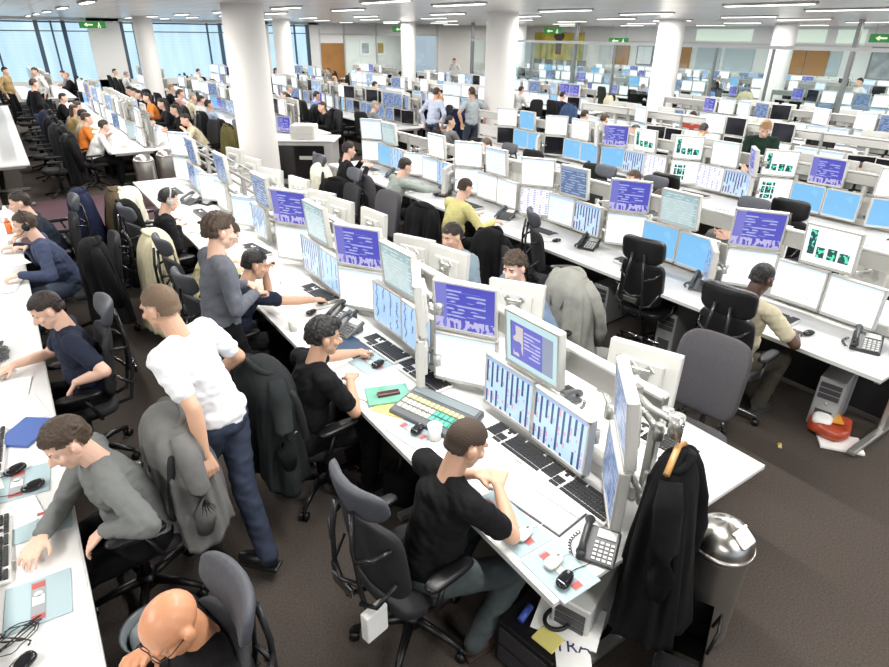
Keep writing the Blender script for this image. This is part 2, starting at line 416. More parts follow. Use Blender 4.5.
def make_chair(kind):
    """faces +Y, origin on floor under the seat"""
    r = root('office_chair')
    fab = {'exec': leather_m, 'task': mesh_m, 'grey': greyf_m, 'low': mesh_m}[kind]
    b = MB(); b.sup((0, .01, .47), (.50, .48, .09), .5, None, lambda c: (c.x, c.y, c.z - .35 * max(0, c.y - .12) ** 2 * 4 + .12 * c.x * c.x)); part(r, b, 'seat', fab)
    bend = lambda c: (c.x, c.y + 1.1 * c.x * c.x, c.z)
    low = kind == 'low'
    if low: kind = 'task'
    if kind == 'grey':
        b = MB(); b.sup((0, -.25, .86), (.47, .09, .56), .42, rx(R(8)), bend); part(r, b, 'backrest', fab)
    else:
        b = MB(); b.sup((0, -.25, .78), (.44, .055, .46), .4, rx(R(8)), bend); part(r, b, 'backrest', fab)
        b = MB()
        if low: pass
        elif kind == 'task':
            b.sup((0, -.315, 1.12), (.38, .060, .18), .6, rx(R(14)), lambda c: (c.x, c.y + 1.6 * c.x * c.x, c.z + .3 * c.x * c.x)); part(r, b, 'headrest', mat('headrest_grey', (.06, .065, .078), .6, nscale=60, namt=.3))
        else:
            b.sup((0, -.31, 1.12), (.42, .07, .24), .45, rx(R(10)), lambda c: (c.x, c.y + .9 * c.x * c.x, c.z)); part(r, b, 'headrest', fab)
        f = MB()
        for s in (-1, 1):
            f.tube([(s * .06, -.10, .41), (s * .09, -.31, .46), (s * .10, -.36, .68), (s * .075, -.37, .92), (s * .06, -.35, 1.0 if low else 1.1)], .013, 8)
            f.tube([(s * .09, -.36, .60), (s * .17, -.33, .62), (s * .20, -.24, .72)], .011, 8)
            f.tube([(s * .085, -.37, .86), (s * .16, -.33, .89), (s * .19, -.25, .92)], .011, 8)
        f.tube([(-.1, -.36, .72), (0, -.39, .70), (.1, -.36, .72)], .012, 8)
        part(r, f, 'back_frame', mat('frame_dark_gloss', (.03, .03, .033), .25, .3))
        f = MB(); f.box((0, -.385, .665), (.15, .02, .06), None, .008); part(r, f, 'tension_bar', chrome_m)
    if kind == 'grey':
        f = MB(); f.tube([(0, -.05, .41), (0, -.27, .43), (0, -.31, .62), (0, -.30, .8)], .02, 8); part(r, f, 'back_frame', blk_m)
    if kind != 'grey':
        for s in (-1, 1):
            a = MB(); a.sup((s * .28, .0, .67), (.085, .28, .04), .6, None, None, 16)
            a.tube([(s * .28, -.03, .66), (s * .29, -.08, .52), (s * .2, -.1, .42), (s * .05, -.05, .41)], .014, 8); part(r, a, 'armrest', blk_m)
    c = MB(); c.cyl((0, 0, .13), (0, 0, .44), .028); c.cyl((0, 0, .08), (0, 0, .16), .05); c.box((0, 0, .42), (.16, .2, .05), None, .01); part(r, c, 'gas_column', blk_m)
    lm = chrome_m if kind == 'exec' else blk_m
    for i in range(5):
        a = i * 2 * PI / 5 + .3; d = V((math.cos(a), math.sin(a), 0))
        l = MB(); l.tube([d * .03 + V((0, 0, .12)), d * .18 + V((0, 0, .105)), d * .30 + V((0, 0, .075))], [.028, .022, .015], 8)
        lo = part(r, l, 'leg', lm)
        k = MB(); q = d * .30; t = V((-d.y, d.x, 0))
        for s in (-1, 1): k.cyl(q + t * (s * .008) + V((0, 0, .028)), q + t * (s * .026) + V((0, 0, .028)), .028)
        k.cyl(q + V((0, 0, .03)), q + V((0, 0, .08)), .01); part(lo, k, 'caster', blk_m)
    return r
CH = {k: make_chair(k) for k in ('exec', 'task', 'grey', 'low')}
def far_chair():
    r = root('office_chair')
    b = MB(); b.sup((0, .01, .47), (.50, .48, .09), .5, n=12); part(r, b, 'seat', dark_m)
    b = MB(); b.sup((0, -.26, .82), (.44, .07, .6), .45, rx(R(8)), lambda c: (c.x, c.y + c.x * c.x, c.z), 12); part(r, b, 'backrest', dark_m)
    b = MB(); b.cyl((0, 0, .1), (0, 0, .45), .03, n=8); b.tube([(0, 0, .42), (0, -.3, .45), (0, -.3, .7)], .02, 6)
    for i in range(5):
        a = i * 2 * PI / 5; b.tube([(0, 0, .11), (.3 * math.cos(a), .3 * math.sin(a), .03)], .02, 6)
    for s in (-1, 1): b.box((s * .28, 0, .66), (.07, .26, .03)); b.box((s * .28, -.05, .55), (.025, .03, .2))
    part(r, b, 'base', blk_m)
    return r
CH['far'] = far_chair()

def garment(name, m, w=.46, h=.75, depth=.16, flare=.10, seed=0, sleeves=True):
    """jacket hung over a chair back: origin at top centre, hangs down -Z, faces +Y"""
    rnd = random.Random(seed); ph = [rnd.uniform(0, 6.28) for _ in range(8)]
    g = MB(); n = 84; rings = []
    ts = [0, .006, .018, .035, .06, .09, .12] + [.12 + .88 * k / 26 for k in range(1, 27)]
    for t in ts:
        z = -h * t
        sh = math.sqrt(max(0, 1 - (1 - min(1, t / .12)) ** 2)) if t > 0 else .02
        a = (w / 2) * sh * (.80 + .20 * min(1, t / .2)) + flare * t * t * .5; bb = (depth / 2) * sh * (.75 + .25 * min(1, t / .2)) + flare * .5 * t
        rg = []
        for i in range(n):
            th = 2 * PI * i / n; f = min(1, t * 2.2)
            fold = abs(math.sin(4 * th + ph[0] + .9 * math.sin(2.2 * t + ph[5]))) ** .6
            rip = 1 + f * (.13 * (fold - .6) + .06 * math.sin(9 * th + ph[1] - 2 * t) + .035 * math.sin(17 * th + ph[2] + 3 * t)) + .03 * math.sin(9 * t + 3 * th + ph[3])
            cx, cy = math.copysign(abs(math.cos(th)) ** .75, math.cos(th)), math.copysign(abs(math.sin(th)) ** .75, math.sin(th))
            zz = z + .035 * t * math.sin(2 * th + ph[4]) + .02 * t * math.sin(5 * th + ph[6]) - .045 * cx * cx * min(1, t / .1)
            rg.append((a * cx * rip, bb * cy * rip - .04 * t, zz))
        rings.append(rg)
    g.loft(rings, caps=True)
    r = g.build(name, m, None, link=False)
    if sleeves:
        for s in (-1, 1):
            q = MB(); o = rnd.uniform(-.04, .04)
            pts = [(s * w * .34, -.02, -.07), (s * (w * .5 - .01), -.04, -.17), (s * (w * .5 + .03), -.07 + o, -.34), (s * (w * .5 + .035), -.08 + 1.5 * o, -.48), (s * (w * .5 + .01), -.07 + 2 * o, -.62), (s * (w * .5 + .01), -.07 + 2 * o, -.618)]
            q.tube(pts, [.045, .060, .052, .056, .046, .022], 14); so = q.build('sleeve', m, r, link=False); PROTO_K.setdefault(r, []).append(so)
    q = MB(); A = [i * PI / 14 for i in range(15)]
    q.tube([(w * .27 * math.cos(a_), -depth * .30 * math.sin(a_) - .01, -.012 - .03 * abs(math.cos(a_))) for a_ in A], [.010 + .012 * math.sin(a_) for a_ in A], 8)
    for s in (-1, 1): q.tube([(s * w * .26, .0, -.04), (s * w * .20, depth * .40, -.12), (s * w * .12, depth * .52, -.30)], [.012, .02, .008], 8)
    so = q.build('collar', m, r, link=False); PROTO_K.setdefault(r, []).append(so)
    return r
cloth = lambda n, c, r=.9: mat(n, c, r, spec=.2, nscale=12, namt=.25, bump=.5, bscale=9)
CLO = {'black': cloth('cloth_black', (.0035, .0035, .0045)), 'darkgrey': cloth('cloth_dark_grey', (.018, .021, .022)), 'grey': cloth('cloth_grey_wool', (.16, .16, .155)),
       'lightgrey': cloth('cloth_light_grey', (.30, .30, .27)), 'navy': cloth('cloth_navy', (.012, .017, .045)), 'cream': cloth('cloth_cream', (.62, .58, .40)),
       'ivory': cloth('cloth_ivory', (.74, .72, .58)), 'brown': cloth('cloth_brown', (.10, .075, .045)), 'blue': cloth('cloth_blue', (.05, .09, .18)), 'olive': cloth('cloth_olive', (.10, .09, .03))}
GAR = {}
def gar(c, seed=1, **k):
    key = (c, seed, tuple(sorted(k.items())))
    if key not in GAR: GAR[key] = garment('jacket', CLO[c], seed=seed, **k)
    return GAR[key]
# ------------------------------------------------------------------ people
def remesh(mb, vox, smooth, name, m, noise_amp=0, freq=9, seed=0):
    me = mb.mesh('tmp'); o = bpy.data.objects.new('tmp', me); COL.objects.link(o)
    md = o.modifiers.new('r', 'REMESH'); md.mode = 'VOXEL'; md.voxel_size = vox; md.use_smooth_shade = True
    if smooth:
        s = o.modifiers.new('s', 'SMOOTH'); s.factor = .5; s.iterations = smooth
    dg = bpy.context.evaluated_depsgraph_get(); dg.update()
    nm = bpy.data.meshes.new_from_object(o.evaluated_get(dg)); bpy.data.objects.remove(o); bpy.data.meshes.remove(me)
    nm.name = name; nm.materials.clear()
    for k in (m if isinstance(m, (list, tuple)) else [m]): nm.materials.append(k)
    nv = len(nm.vertices); co = np.empty(nv * 3, np.float32); nm.vertices.foreach_get('co', co); co = co.reshape(-1, 3)
    if noise_amp:
        no = np.empty(nv * 3, np.float32); nm.vertices.foreach_get('normal', no); no = no.reshape(-1, 3)
        rs = np.random.RandomState(seed); d = np.zeros(nv)
        for i in range(7):
            k = rs.normal(size=3); k /= np.linalg.norm(k); k *= freq * (1 + i * .45) * np.array((1, 1, 1.5)); w = co @ k + rs.uniform(0, 6.28)
            w = w + 1.3 * np.sin(co @ (rs.normal(size=3) * freq * .6))
            d += np.sin(w) / (1 + i * .35)
        co = co + no * (d * noise_amp / 2.2)[:, None]; nm.vertices.foreach_set('co', co.astype(np.float32).ravel())
    nm.polygons.foreach_set('use_smooth', [True] * len(nm.polygons)); nm.update()
    return nm, co
def ik(S, W, l1, l2, hint):
    S, W = V(S), V(W); d = W - S; L = d.length; mx = (l1 + l2) * .995
    if L > mx: W = S + d.normalized() * mx; d = W - S; L = mx
    a = (l1 * l1 - l2 * l2 + L * L) / (2 * L); h = math.sqrt(max(0, l1 * l1 - a * a)); u = d.normalized()
    hv = V(hint) - u * V(hint).dot(u); hv.normalize()
    return S + u * a + hv * h, W
SKIN = {'fair': mat('skin_fair', (.72, .46, .35), .5, nscale=6, namt=.08), 'tan': mat('skin_tan', (.62, .37, .25), .5, nscale=6, namt=.08),
        'brown': mat('skin_brown', (.075, .036, .022), .42, nscale=6, namt=.1), 'asian': mat('skin_olive', (.56, .33, .22), .5, nscale=6, namt=.08), 'ruddy': mat('skin_ruddy', (.66, .31, .17), .38, nscale=4, namt=.12)}
HAIR = {'dark': mat('hair_dark_brown', (.018, .010, .007), .55, bump=.6, bscale=70), 'brown': mat('hair_brown', (.052, .032, .018), .55, bump=.6, bscale=70), 'black': mat('hair_black', (.006, .005, .005), .5, bump=.6, bscale=70),
        'blond': mat('hair_blond', (.35, .20, .09), .6, bump=.6, bscale=70), 'shaved': mat('hair_shaved', (.05, .032, .022), .8, bump=.3, bscale=150), 'grey': mat('hair_grey', (.3, .28, .25), .6, bump=.4, bscale=80), 'cropped': mat('hair_cropped_light', (.17, .115, .075), .8, bump=.3, bscale=150)}
LIP = mat('lips', (.42, .15, .12), .45); EYEW = mat('eye_white', (.48, .43, .40), .3); EYEB = mat('eye_iris', (.02, .012, .01), .1)
shirt_cache = {}
def shm(n, c, r=.88): return mat('shirt_' + n, c, r, spec=.25, nscale=14, namt=.10, bump=.35, bscale=12)
def human(at=(0, 0), face=0, pose='sit', lean=12, side=0, head=(0, 15), hands=None, world=True, vox=.0065, sleeve='short', skin='fair', hair='dark',
          hairlen=.012, hairstyle='short', shirt=None, legs=None, shoes=None, feet=None, elbow=None, grip=.5, link=True, zseat=.56, near=True, tuck=None, roll=0, palm=None, twist=0):
    fa = R(face) - PI / 2; Mi = rz(-fa)
    def loc(p):
        if not world: return V(p)
        return Mi @ (V(p) - V((at[0], at[1], 0)))
    st = pose == 'stand'
    Pz = .95 if st else zseat; P = V((0, 0, Pz))
    a = R(lean); sp = V((math.sin(R(side)), math.sin(a), math.cos(a))).normalized()
    Nk = P + sp * .50; right = rz(R(twist)) @ V((1, 0, 0)); right = (right - sp * right.dot(sp)).normalized(); fwd = sp.cross(right) * -1
    if fwd.y < 0: fwd = -fwd
    SL, SR = Nk - sp * .05 - right * .185, Nk - sp * .05 + right * .185
    HR = rz(R(head[0])) @ rx(-R(head[1])) @ ry(R(roll))
    hd = (HR @ V((0, 0, 1)) * .55 + sp * .45).normalized()
    H = Nk + hd * .165 + (HR @ V((0, .03, 0)))
    l1, l2 = .29, .255
    hands = hands or {}
    hL = loc(hands['L']) if 'L' in hands else (V((-.26, .05, Pz - .08)) if st else V((-.18, .38, .60)))
    hR = loc(hands['R']) if 'R' in hands else (V((.26, .05, Pz - .08)) if st else V((.18, .38, .60)))
    el = elbow or {}
    def arm(S, Hd, s, key):
        hint = V(el.get(key, (s * .6, -.35, -.7)))
        d0 = (Hd - S)
        # the target is the palm; wrist sits behind it
        E, W = ik(S, Hd - (d0.normalized() * .06), l1, l2, hint)
        fd = (W - E).normalized(); hdv = (Hd - W); hdv = (hdv.normalized() if hdv.length > .02 else fd); d = (fd * .5 + hdv * .5).normalized()
        return E, W, d
    EL, WL, dL = arm(SL, hL, -1, 'L'); ER, WR, dR = arm(SR, hR, 1, 'R')
    hipL, hipR = P + V((-.095, .01, -.03)), P + V((.095, .01, -.03))
    feet = feet or {}
    if st:
        fL = loc(feet['L']) if 'L' in feet else V((-.12, .02, .08)); fR = loc(feet['R']) if 'R' in feet else V((.12, .0, .08))
    else:
        fL = loc(feet['L']) if 'L' in feet else V((-.15, .44, .09)); fR = loc(feet['R']) if 'R' in feet else V((.15, .40, .09))
    KL, AL = ik(hipL, fL, .44, .43, (-.15, 1, .25)); KR, AR = ik(hipR, fR, .44, .43, (.15, 1, .25))
    body = MB(); n = 14
    # head
    def h(x, y, z): return H + HR @ V((x, y, z))
    body.ell(h(0, -.012, .030), (.076, .096, .088), HR); body.ell(h(0, .028, -.030), (.062, .062, .085), HR); body.ell(h(0, .052, -.088), (.036, .034, .028), HR)
    body.ell(h(0, .01, -.045), (.066, .06, .05), HR)
    body.cap(h(0, .083, .008), h(0, .108, -.030), .009, .0145, 10); body.ell(h(-.011, .094, -.034), (.010, .011, .008), HR, 8); body.ell(h(.011, .094, -.034), (.010, .011, .008), HR, 8)
    body.cap(h(-.042, .074, .030), h(.042, .074, .030), .012, .012, 8)
    body.ell(h(-.045, .062, -.018), (.022, .02, .02), HR); body.ell(h(.045, .062, -.018), (.022, .02, .02), HR)
    body.ell(h(0, .082, -.062), (.024, .014, .010), HR, 10)
    for s in (-1, 1): body.ell(h(s * .083, -.010, -.004), (.014, .022, .034), HR @ rz(-s * .35) @ ry(s * .15), 12)
    body.cap(Nk - sp * .03, h(0, -.015, -.05), .060, .056); body.cap(Nk - sp * .03, Nk - sp * .10, .062, .09)
    # core + limbs
    body.cap(P, Nk - sp * .12, .10, .10); body.cap(SL, SR, .05, .05)
    for S, E, W, d in ((SL, EL, WL, dL), (SR, ER, WR, dR)):
        q_ = .72 if sleeve == 'long' else 1
        body.cap(S, E, .047 * q_, .040 * q_); body.cap(E, E.lerp(W, .35), .040 * q_, .041 * q_); body.cap(E.lerp(W, .35), W, .041 * q_, .026)
    for hp, K, A in ((hipL, KL, AL), (hipR, KR, AR)): body.cap(hp, K, .07, .05, 10); body.cap(K, A, .045, .035, 10)
    def hand(W, d, s, g):
        nrm = V((0, 0, 1)); 
        if palm and ('L' if s < 0 else 'R') in palm: nrm = V(palm['L' if s < 0 else 'R'])
        nrm = (nrm - d * nrm.dot(d)); nrm = nrm.normalized() if nrm.length > .1 else V((0, 1, 0)); ax = d.cross(nrm).normalized()   # ax -> wearer's right when palm down
        t = -s  # thumb side: inner side
        offs = (-.030, -.010, .010, .030)
        for i, o in enumerate(offs):
            k = W + d * .085 + ax * (o * 1.15) + nrm * .004
            body.cap(W + d * .005 + ax * (o * .6), k, .0155, .0135, 8)
            idx = i if t > 0 else 3 - i      # 3 = next to thumb
            L = (.058, .074, .080, .072)[idx]; gg = g * (1 + .12 * (3 - idx)); q = k; ang = .12 + .15 * gg; dd = (d + ax * o * 4).normalized()
            for j, f in enumerate((.42, .32, .26)):
                dj = (dd * math.cos(ang) - nrm * math.sin(ang)).normalized(); q2 = q + dj * L * f; body.cap(q, q2, .0098 - j * .001, .0092 - j * .001, 8); q = q2; ang += gg * .9
        q = W + d * .025 + ax * (t * .026); q2 = q + (d * .62 + ax * t * .75 - nrm * .25).normalized() * .042; q3 = q2 + (d * .9 + ax * t * .25 - nrm * .3 * (1 + g)).normalized() * .034
        body.cap(q, q2, .015, .011, 8); body.cap(q2, q3, .011, .009, 8)
    if near:
        hand(WL, dL, -1, grip if not isinstance(grip, dict) else grip['L']); hand(WR, dR, 1, grip if not isinstance(grip, dict) else grip['R'])
    else:
        for W, d in ((WL, dL), (WR, dR)): body.cap(W, W + d * .12, .035, .03, 8)
    me, cc = remesh(body, vox, 2 if near else 1, 'person', [SKIN[skin], LIP, HAIR[hair if hair not in ('shaved', 'none') else 'dark']])
    if near:
        C = np.array([list(p.center) for p in me.polygons]); Hn = np.array(H); Rn = np.array(HR); L = (C - Hn) @ Rn
        lip = (np.abs(L[:, 0]) < .023) & (L[:, 1] > .085) & (np.abs(L[:, 2] + .064) < .008)
        br = (np.abs(np.abs(L[:, 0]) - .030) < .019) & (L[:, 1] > .070) & (np.abs(L[:, 2] - .034) < .0055)
        mi = np.zeros(len(L), int); mi[lip] = 1; mi[br] = 2 if hair != 'none' else 0; me.polygons.foreach_set('material_index', mi)
        # eye sockets
        Lv = (cc - Hn) @ Rn; dep = np.zeros(len(Lv))
        for s in (-1, 1):
            r2 = ((Lv[:, 0] - s * .031) / .017) ** 2 + ((Lv[:, 2] - .008) / .012) ** 2; dep += np.exp(-r2) * .010 * (Lv[:, 1] > .04)
        cc = cc - (Rn @ np.array((0, 1, 0)))[None, :] * dep[:, None]; me.vertices.foreach_set('co', cc.astype(np.float32).ravel()); me.update()
    p = bpy.data.objects.new('person', me)
    if link: COL.objects.link(p)
    K_ = PROTO_K.setdefault(p, [])
    def ch(m_or_mb, name, m):
        if isinstance(m_or_mb, MB): o = m_or_mb.build(name, m, p, link=link)
        else:
            o = bpy.data.objects.new(name, m_or_mb); o.parent = p
            if link: COL.objects.link(o)
        K_.append(o); return o
    if near:
        e = MB()
        for s in (-1, 1):
            e.mi = 0; e.ell(h(s * .031, .0615, .008), (.0125, .0125, .0105), HR, 12); e.mi = 1; e.ell(h(s * .031, .0708, .006), (.0065, .0045, .0065), HR, 8)
        ch(e, 'eyes', [EYEW, EYEB])
    # hair
    if hair != 'none':
        hb = MB(); hl = hairlen
        hb.ell(h(0, -.014, .034), (.0785 + hl * .45, .098 + hl * .6, .088 + hl), HR, 24); hb.ell(h(0, -.048, -.012), (.066 + hl * .4, .058 + hl * .7, .06), HR, 20)
        if hairstyle == 'quiff': hb.ell(h(0, .058, .098), (.050, .036, .030), HR); hb.ell(h(.01, .02, .112), (.052, .06, .024), HR)
        if hairstyle == 'long': hb.ell(h(0, -.05, -.09), (.085, .06, .12), HR)
        hm, hc = remesh(hb, .008 if near else .02, 1, 'hair', HAIR[hair], (hl * ({'shaved': .05, 'quiff': .30}.get(hairstyle, .26) if hl < .028 else .34)) if near else .002, 105 if near else 30, 3)
        bmh = bmesh.new(); bmh.from_mesh(hm); HRi = HR.transposed()
        dele = []
        for v in bmh.verts:
            q = HRi @ (v.co - H); line = .060 - .28 * max(0, .085 - q.y) * (1 if abs(q.x) < .055 else 1.5)
            keep = q.z > max(line, -.075 if q.y < -.03 else -.9) and not (abs(q.x) > .055 and q.z < .018 and q.y > -.030)
            if q.y < -.035: keep = q.z > (-.038 + .25 * max(0, abs(q.x) - .045) if hairstyle != 'long' else -.3)
            elif q.y < .045: keep = q.z > (.034 + .25 * max(0, q.y) if abs(q.x) > .04 else -.9)
            else: keep = q.z > .064 + (q.y - .045) * .1 + .12 * max(0, abs(q.x) - .03)
            if not keep: dele.append(v)
        bmesh.ops.delete(bmh, geom=dele, context='VERTS'); bmh.to_mesh(hm); bmh.free(); ch(hm, 'hair', HAIR[hair])
    # shirt
    s = MB(); shirt = shirt or CLO['grey']
    s.ell(P + sp * .34 + fwd * .012, (.172, .122, .18), Matrix((right, fwd, sp)).transposed(), 20); s.cap(P + sp * .02, P + sp * .30, .135, .128)
    s.ell(P + sp * .16 + fwd * .02, (.165, .13, .17), Matrix((right, fwd, sp)).transposed(), 20)
    s.ell(P + sp * .02, (.168, .130, .10), Matrix((right, fwd, sp)).transposed(), 20)
    s.cap(SL, Nk - sp * .035 - right * .05, .062, .062); s.cap(SR, Nk - sp * .035 + right * .05, .062, .062); s.cap(Nk - sp * .05, Nk - sp * .12, .072, .1)
    for S, E, W in ((SL, EL, WL), (SR, ER, WR)):
        if sleeve == 'short': s.cap(S, S.lerp(E, .68), .068, .060)
        else: s.cap(S, E, .066, .053); s.cap(E, E.lerp(W, .93), .054, .039)
    sm, _ = remesh(s, .009 if near else .02, 4 if near else 2, 'shirt', shirt, .0048 if near else .003, 38, int(abs(at[0] * 100 + at[1] * 37)) % 1000); ch(sm, 'shirt', shirt)
    t = MB(); legs = legs or mat('trousers_dark', (.015, .016, .02), .85)
    t.ell(P + V((0, 0, -.02)), (.165, .125, .10)); t.cap(hipL, KL, .092, .070); t.cap(hipR, KR, .092, .070); t.cap(KL, AL + V((0, 0, .0)), .070, .058); t.cap(KR, AR, .070, .058)
    tm, _ = remesh(t, .011 if near else .022, 3 if near else 1, 'trousers', legs, .0045 if near else 0, 34, 5); ch(tm, 'trousers', legs)
    for A, K in ((AL, KL), (AR, KR)):
        f = MB(); z = max(0, A.z - .09); f.ell((A.x, A.y + .07, z + .045), (.046, .13, .045)); f.ell((A.x, A.y, z + .065), (.042, .055, .06)); f.box((A.x, A.y + .065, z + .012), (.085, .255, .024), None, .008)
        ch(f, 'shoe', shoes or mat('shoe_black', (.012, .012, .012), .4))
    p['_h'] = 0; del p['_h']
    if link: p.location = (at[0], at[1], 0); p.rotation_euler = (0, 0, fa)
    info = dict(H=H, HR=HR, fa=fa, h=h, ch=ch, K=K_)
    return p, info
def headset(info, m):
    h = info['h']; b = MB(); b.tube([h(.098 * math.cos(a), -.015, .02 + .118 * math.sin(a)) for a in [i * PI / 14 for i in range(15)]], .008, 6)
    for s in (-1, 1): b.ell(h(s * .092, -.008, -.005), (.016, .035, .038), info['HR'])
    b.tube([h(-.095, .0, -.02), h(-.085, .06, -.06), h(-.045, .115, -.07)], .004, 6); info['ch'](b, 'headset', m)

# ------------------------------------------------------------------ room
b = MB(); b.box((12, 16, -.05), (48, 50, .1)); struct('floor', b, carpet())
b = MB(); b.box((12, 16, HC + .05), (48, 50, .1)); struct('ceiling', b, ceilmat())
YW = 33.0      # window wall
b = MB(); b.box((-11.05, 16, HC / 2), (.1, 50, HC)); struct('wall_left', b, wallw_m)
b = MB()
for x0, x1 in ((-11, -6.5), (3.9, 5.2), (11.2, 12.0), (14.2, 14.7)): b.box(((x0 + x1) / 2, YW + .1, HC / 2), (x1 - x0, .3, HC))
b.box((1.5, YW + .1, .4), (27, .3, .8)); b.box((1.5, YW + .1, HC - .06), (27, .3, .12)); b.box((18.5, YW + .1, HC - .28), (8.5, .2, .56))
struct('wall_window_side', b, wallw_m)
def blind():
    m = bpy.data.materials.new('sky_through_blinds'); m.use_nodes = True; g = N(m); tc = g.n('ShaderNodeTexCoord')
    mp = g.n('ShaderNodeMapping'); mp.inputs['Scale'].default_value = (2.2, 1, .35); g.l(tc.outputs['Object'], mp.inputs[0])
    nz = g.n('ShaderNodeTexNoise'); nz.inputs['Scale'].default_value = 1.2; nz.inputs['Detail'].default_value = 3; g.l(mp.outputs[0], nz.inputs['Vector'])
    sp = g.n('ShaderNodeSeparateXYZ'); g.l(tc.outputs['Object'], sp.inputs[0])
    c = g.mix(nz.outputs[0], (.30, .50, .66), (.62, .80, .93)); ln = g.math('LESS_THAN', g.math('FRACT', g.math('MULTIPLY', sp.outputs[2], 9)), .12)
    c = g.mix(g.math('MULTIPLY', ln, .35), c, (.25, .42, .55))
    g.l(c, g.b.inputs['Emission Color']); g.b.inputs['Emission Strength'].default_value = .95; g.b.inputs['Base Color'].default_value = (.1, .15, .2, 1); g.b.inputs['Roughness'].default_value = .2
    m.cycles.emission_sampling = 'NONE'; return m
blind_m = blind(); mull_m = mat('window_frame_dark_blue', (.03, .07, .11), .4)
wn = 0
for x0, x1, muls in ((-6.5, 3.9, (-4.4, -3.3, -.6, .45, 2.0, 2.55, 3.0)), (5.2, 11.2, (5.25, 5.75, 6.3, 9.0, 9.6, 10.3, 11.1)), (12.0, 14.2, (12.4, 13.4, 14.1))):
    wn += 1; b = MB(); b.box(((x0 + x1) / 2, YW + .15, HC / 2 + .3), (x1 - x0, .02, HC - .7)); w = struct('window_%d' % wn, b, blind_m)
    f = MB()
    for i, x in enumerate(muls): f.box((x, YW, HC / 2 + .3), (.16 if i % 2 == 0 else .07, .1, HC - .7))
    f.box(((x0 + x1) / 2, YW, 2.75), (x1 - x0, .06, .04)); f.box(((x0 + x1) / 2, YW, 3.1), (x1 - x0, .08, .06))
    o = f.build('window_frame', mull_m, w)
wood_m = mat('oak_veneer', (.42, .20, .055), .45, nscale=2, namt=.25)
b = MB(); b.box((15.45, YW - .02, 1.15), (1.35, .06, 2.3)); struct('door_1', b, wood_m)
# glazed partition next to the door
b = MB()
for x in (14.75, 16.2, 18.2, 20.2, 22.3): b.box((x, YW, HC / 2), (.09, .1, HC))
b.box((18.5, YW, 2.72), (7.6, .1, .08)); b.box((18.5, YW, .05), (7.6, .1, .1)); struct('trim_1', b, mat('partition_frame', (.6, .6, .6), .4, .2))
b = MB(); b.box((19.2, YW + .02, 1.6), (6.1, .012, 3.2)); struct('window_4', b, glass_m)
b = MB(); b.box((19, YW + 6, HC / 2), (11, .1, HC)); b.box((14.2, YW + 3, HC / 2), (.1, 6, HC)); struct('wall_back_room', b, wallw_m)
b = MB(); b.box((19, YW + 3, -.05), (11, 6, .1)); b.box((19, YW + 3, HC + .05), (11, 6, .1)); struct('floor_back_room', b, wallw_m)
b = MB(); b.box((26, YW + .1, HC / 2), (7.2, .3, HC)); struct('wall_far_corner', b, wallw_m)
# far wall
XW = 29.0
b = MB(); b.box((XW + .1, 16, HC / 2), (.2, 50, HC)); struct('wall_far', b, wallw_m)
def dr(n, y, w, h=2.35, m=wood_m):
    b = MB(); b.box((XW - .03, y, h / 2), (.08, w, h)); return struct('door_%d' % n, b, m)
dr(2, 24.6, 1.1); dr(3, 20.9, 1.4); dr(4, 15.1, 1.2); dr(5, 14.0, .9)
b = MB()
for y, w in ((19.2, 1.3), (17.6, 1.5), (13.4, .7)): b.box((XW - .02, y, 1.2), (.05, w, 2.4))
struct('window_5', b, mat('frosted_glass_panel', (.50, .57, .60), .25))
b = MB()
for y, w in ((18.6, 2.9), (14.6, 1.4), (12.9, 1.1)): b.box((XW - .02, y, 2.9), (.05, w, .5))
struct('window_6', b, mat('clerestory_glass', (.62, .72, .62), .25, emit=(.7, .85, .72), estr=.35))
b = MB(); b.box((XW - .06, 19, 2.52), (.08, 14, .10)); b.box((XW - .04, 14, .06), (.04, 40, .12)); struct('baseboard_far', b, mat('trim_grey', (.55, .56, .55), .5))
def picture(y, z, w, h, label, m, frame=mat('frame_grey', (.25, .25, .24), .5), x=None):
    r = root('framed_picture', True); r.location = (x or XW - .03, y, z)
    f = MB()
    for (yy, zz, dy, dz) in ((0, h/2, w, .05), (0, -h/2, w, .05), (w/2, 0, .05, h), (-w/2, 0, .05, h)): f.box((-.02, yy, zz), (.04, dy, dz))
    f.build('frame', frame, r)
    q = MB(); q.box((0, 0, 0), (.02, w - .04, h - .04)); q.build('print', m, r); tag(r, label, 'picture')
art = mat('yellow_canvas', (.55, .45, .06), .6, nscale=1.6, namt=.8)
r = root('wall_painting', True); r.location = (XW - .05, 29.6, 2.2)
q = MB(); q.box((0, 0, 0), (.06, 4.2, 1.5)); q.build('canvas', art, r)
q = MB(); q.ell((-.04, -.1, .55), (.02, .45, .22)); q.box((-.035, -.1, .0), (.02, .5, .9), None, .01); q.build('dark_figure', mat('art_dark', (.10, .06, .05), .6), r)
tag(r, 'large yellow painting with a dark central shape on the white far wall', 'painting')
pm = mat('dark_photo_print', (.16, .16, .15), .4, nscale=3, namt=.9); pm2 = mat('grey_photo_print', (.35, .38, .4), .4, nscale=3, namt=.8)
for i, y in enumerate((31.3, 30.3, 29.3, 28.4, 27.5)):
    picture(y, 1.15, .62, .62, '%s small framed dark print from the window end, below the yellow painting' % ORD[i], pm)
picture(23.0, 1.9, 1.0, .9, 'white framed sketch between the painting and the wooden door', paper_m)
picture(11.5, 1.95, .9, 1.15, 'framed dark portrait on the white wall beyond the glass partition', pm2)
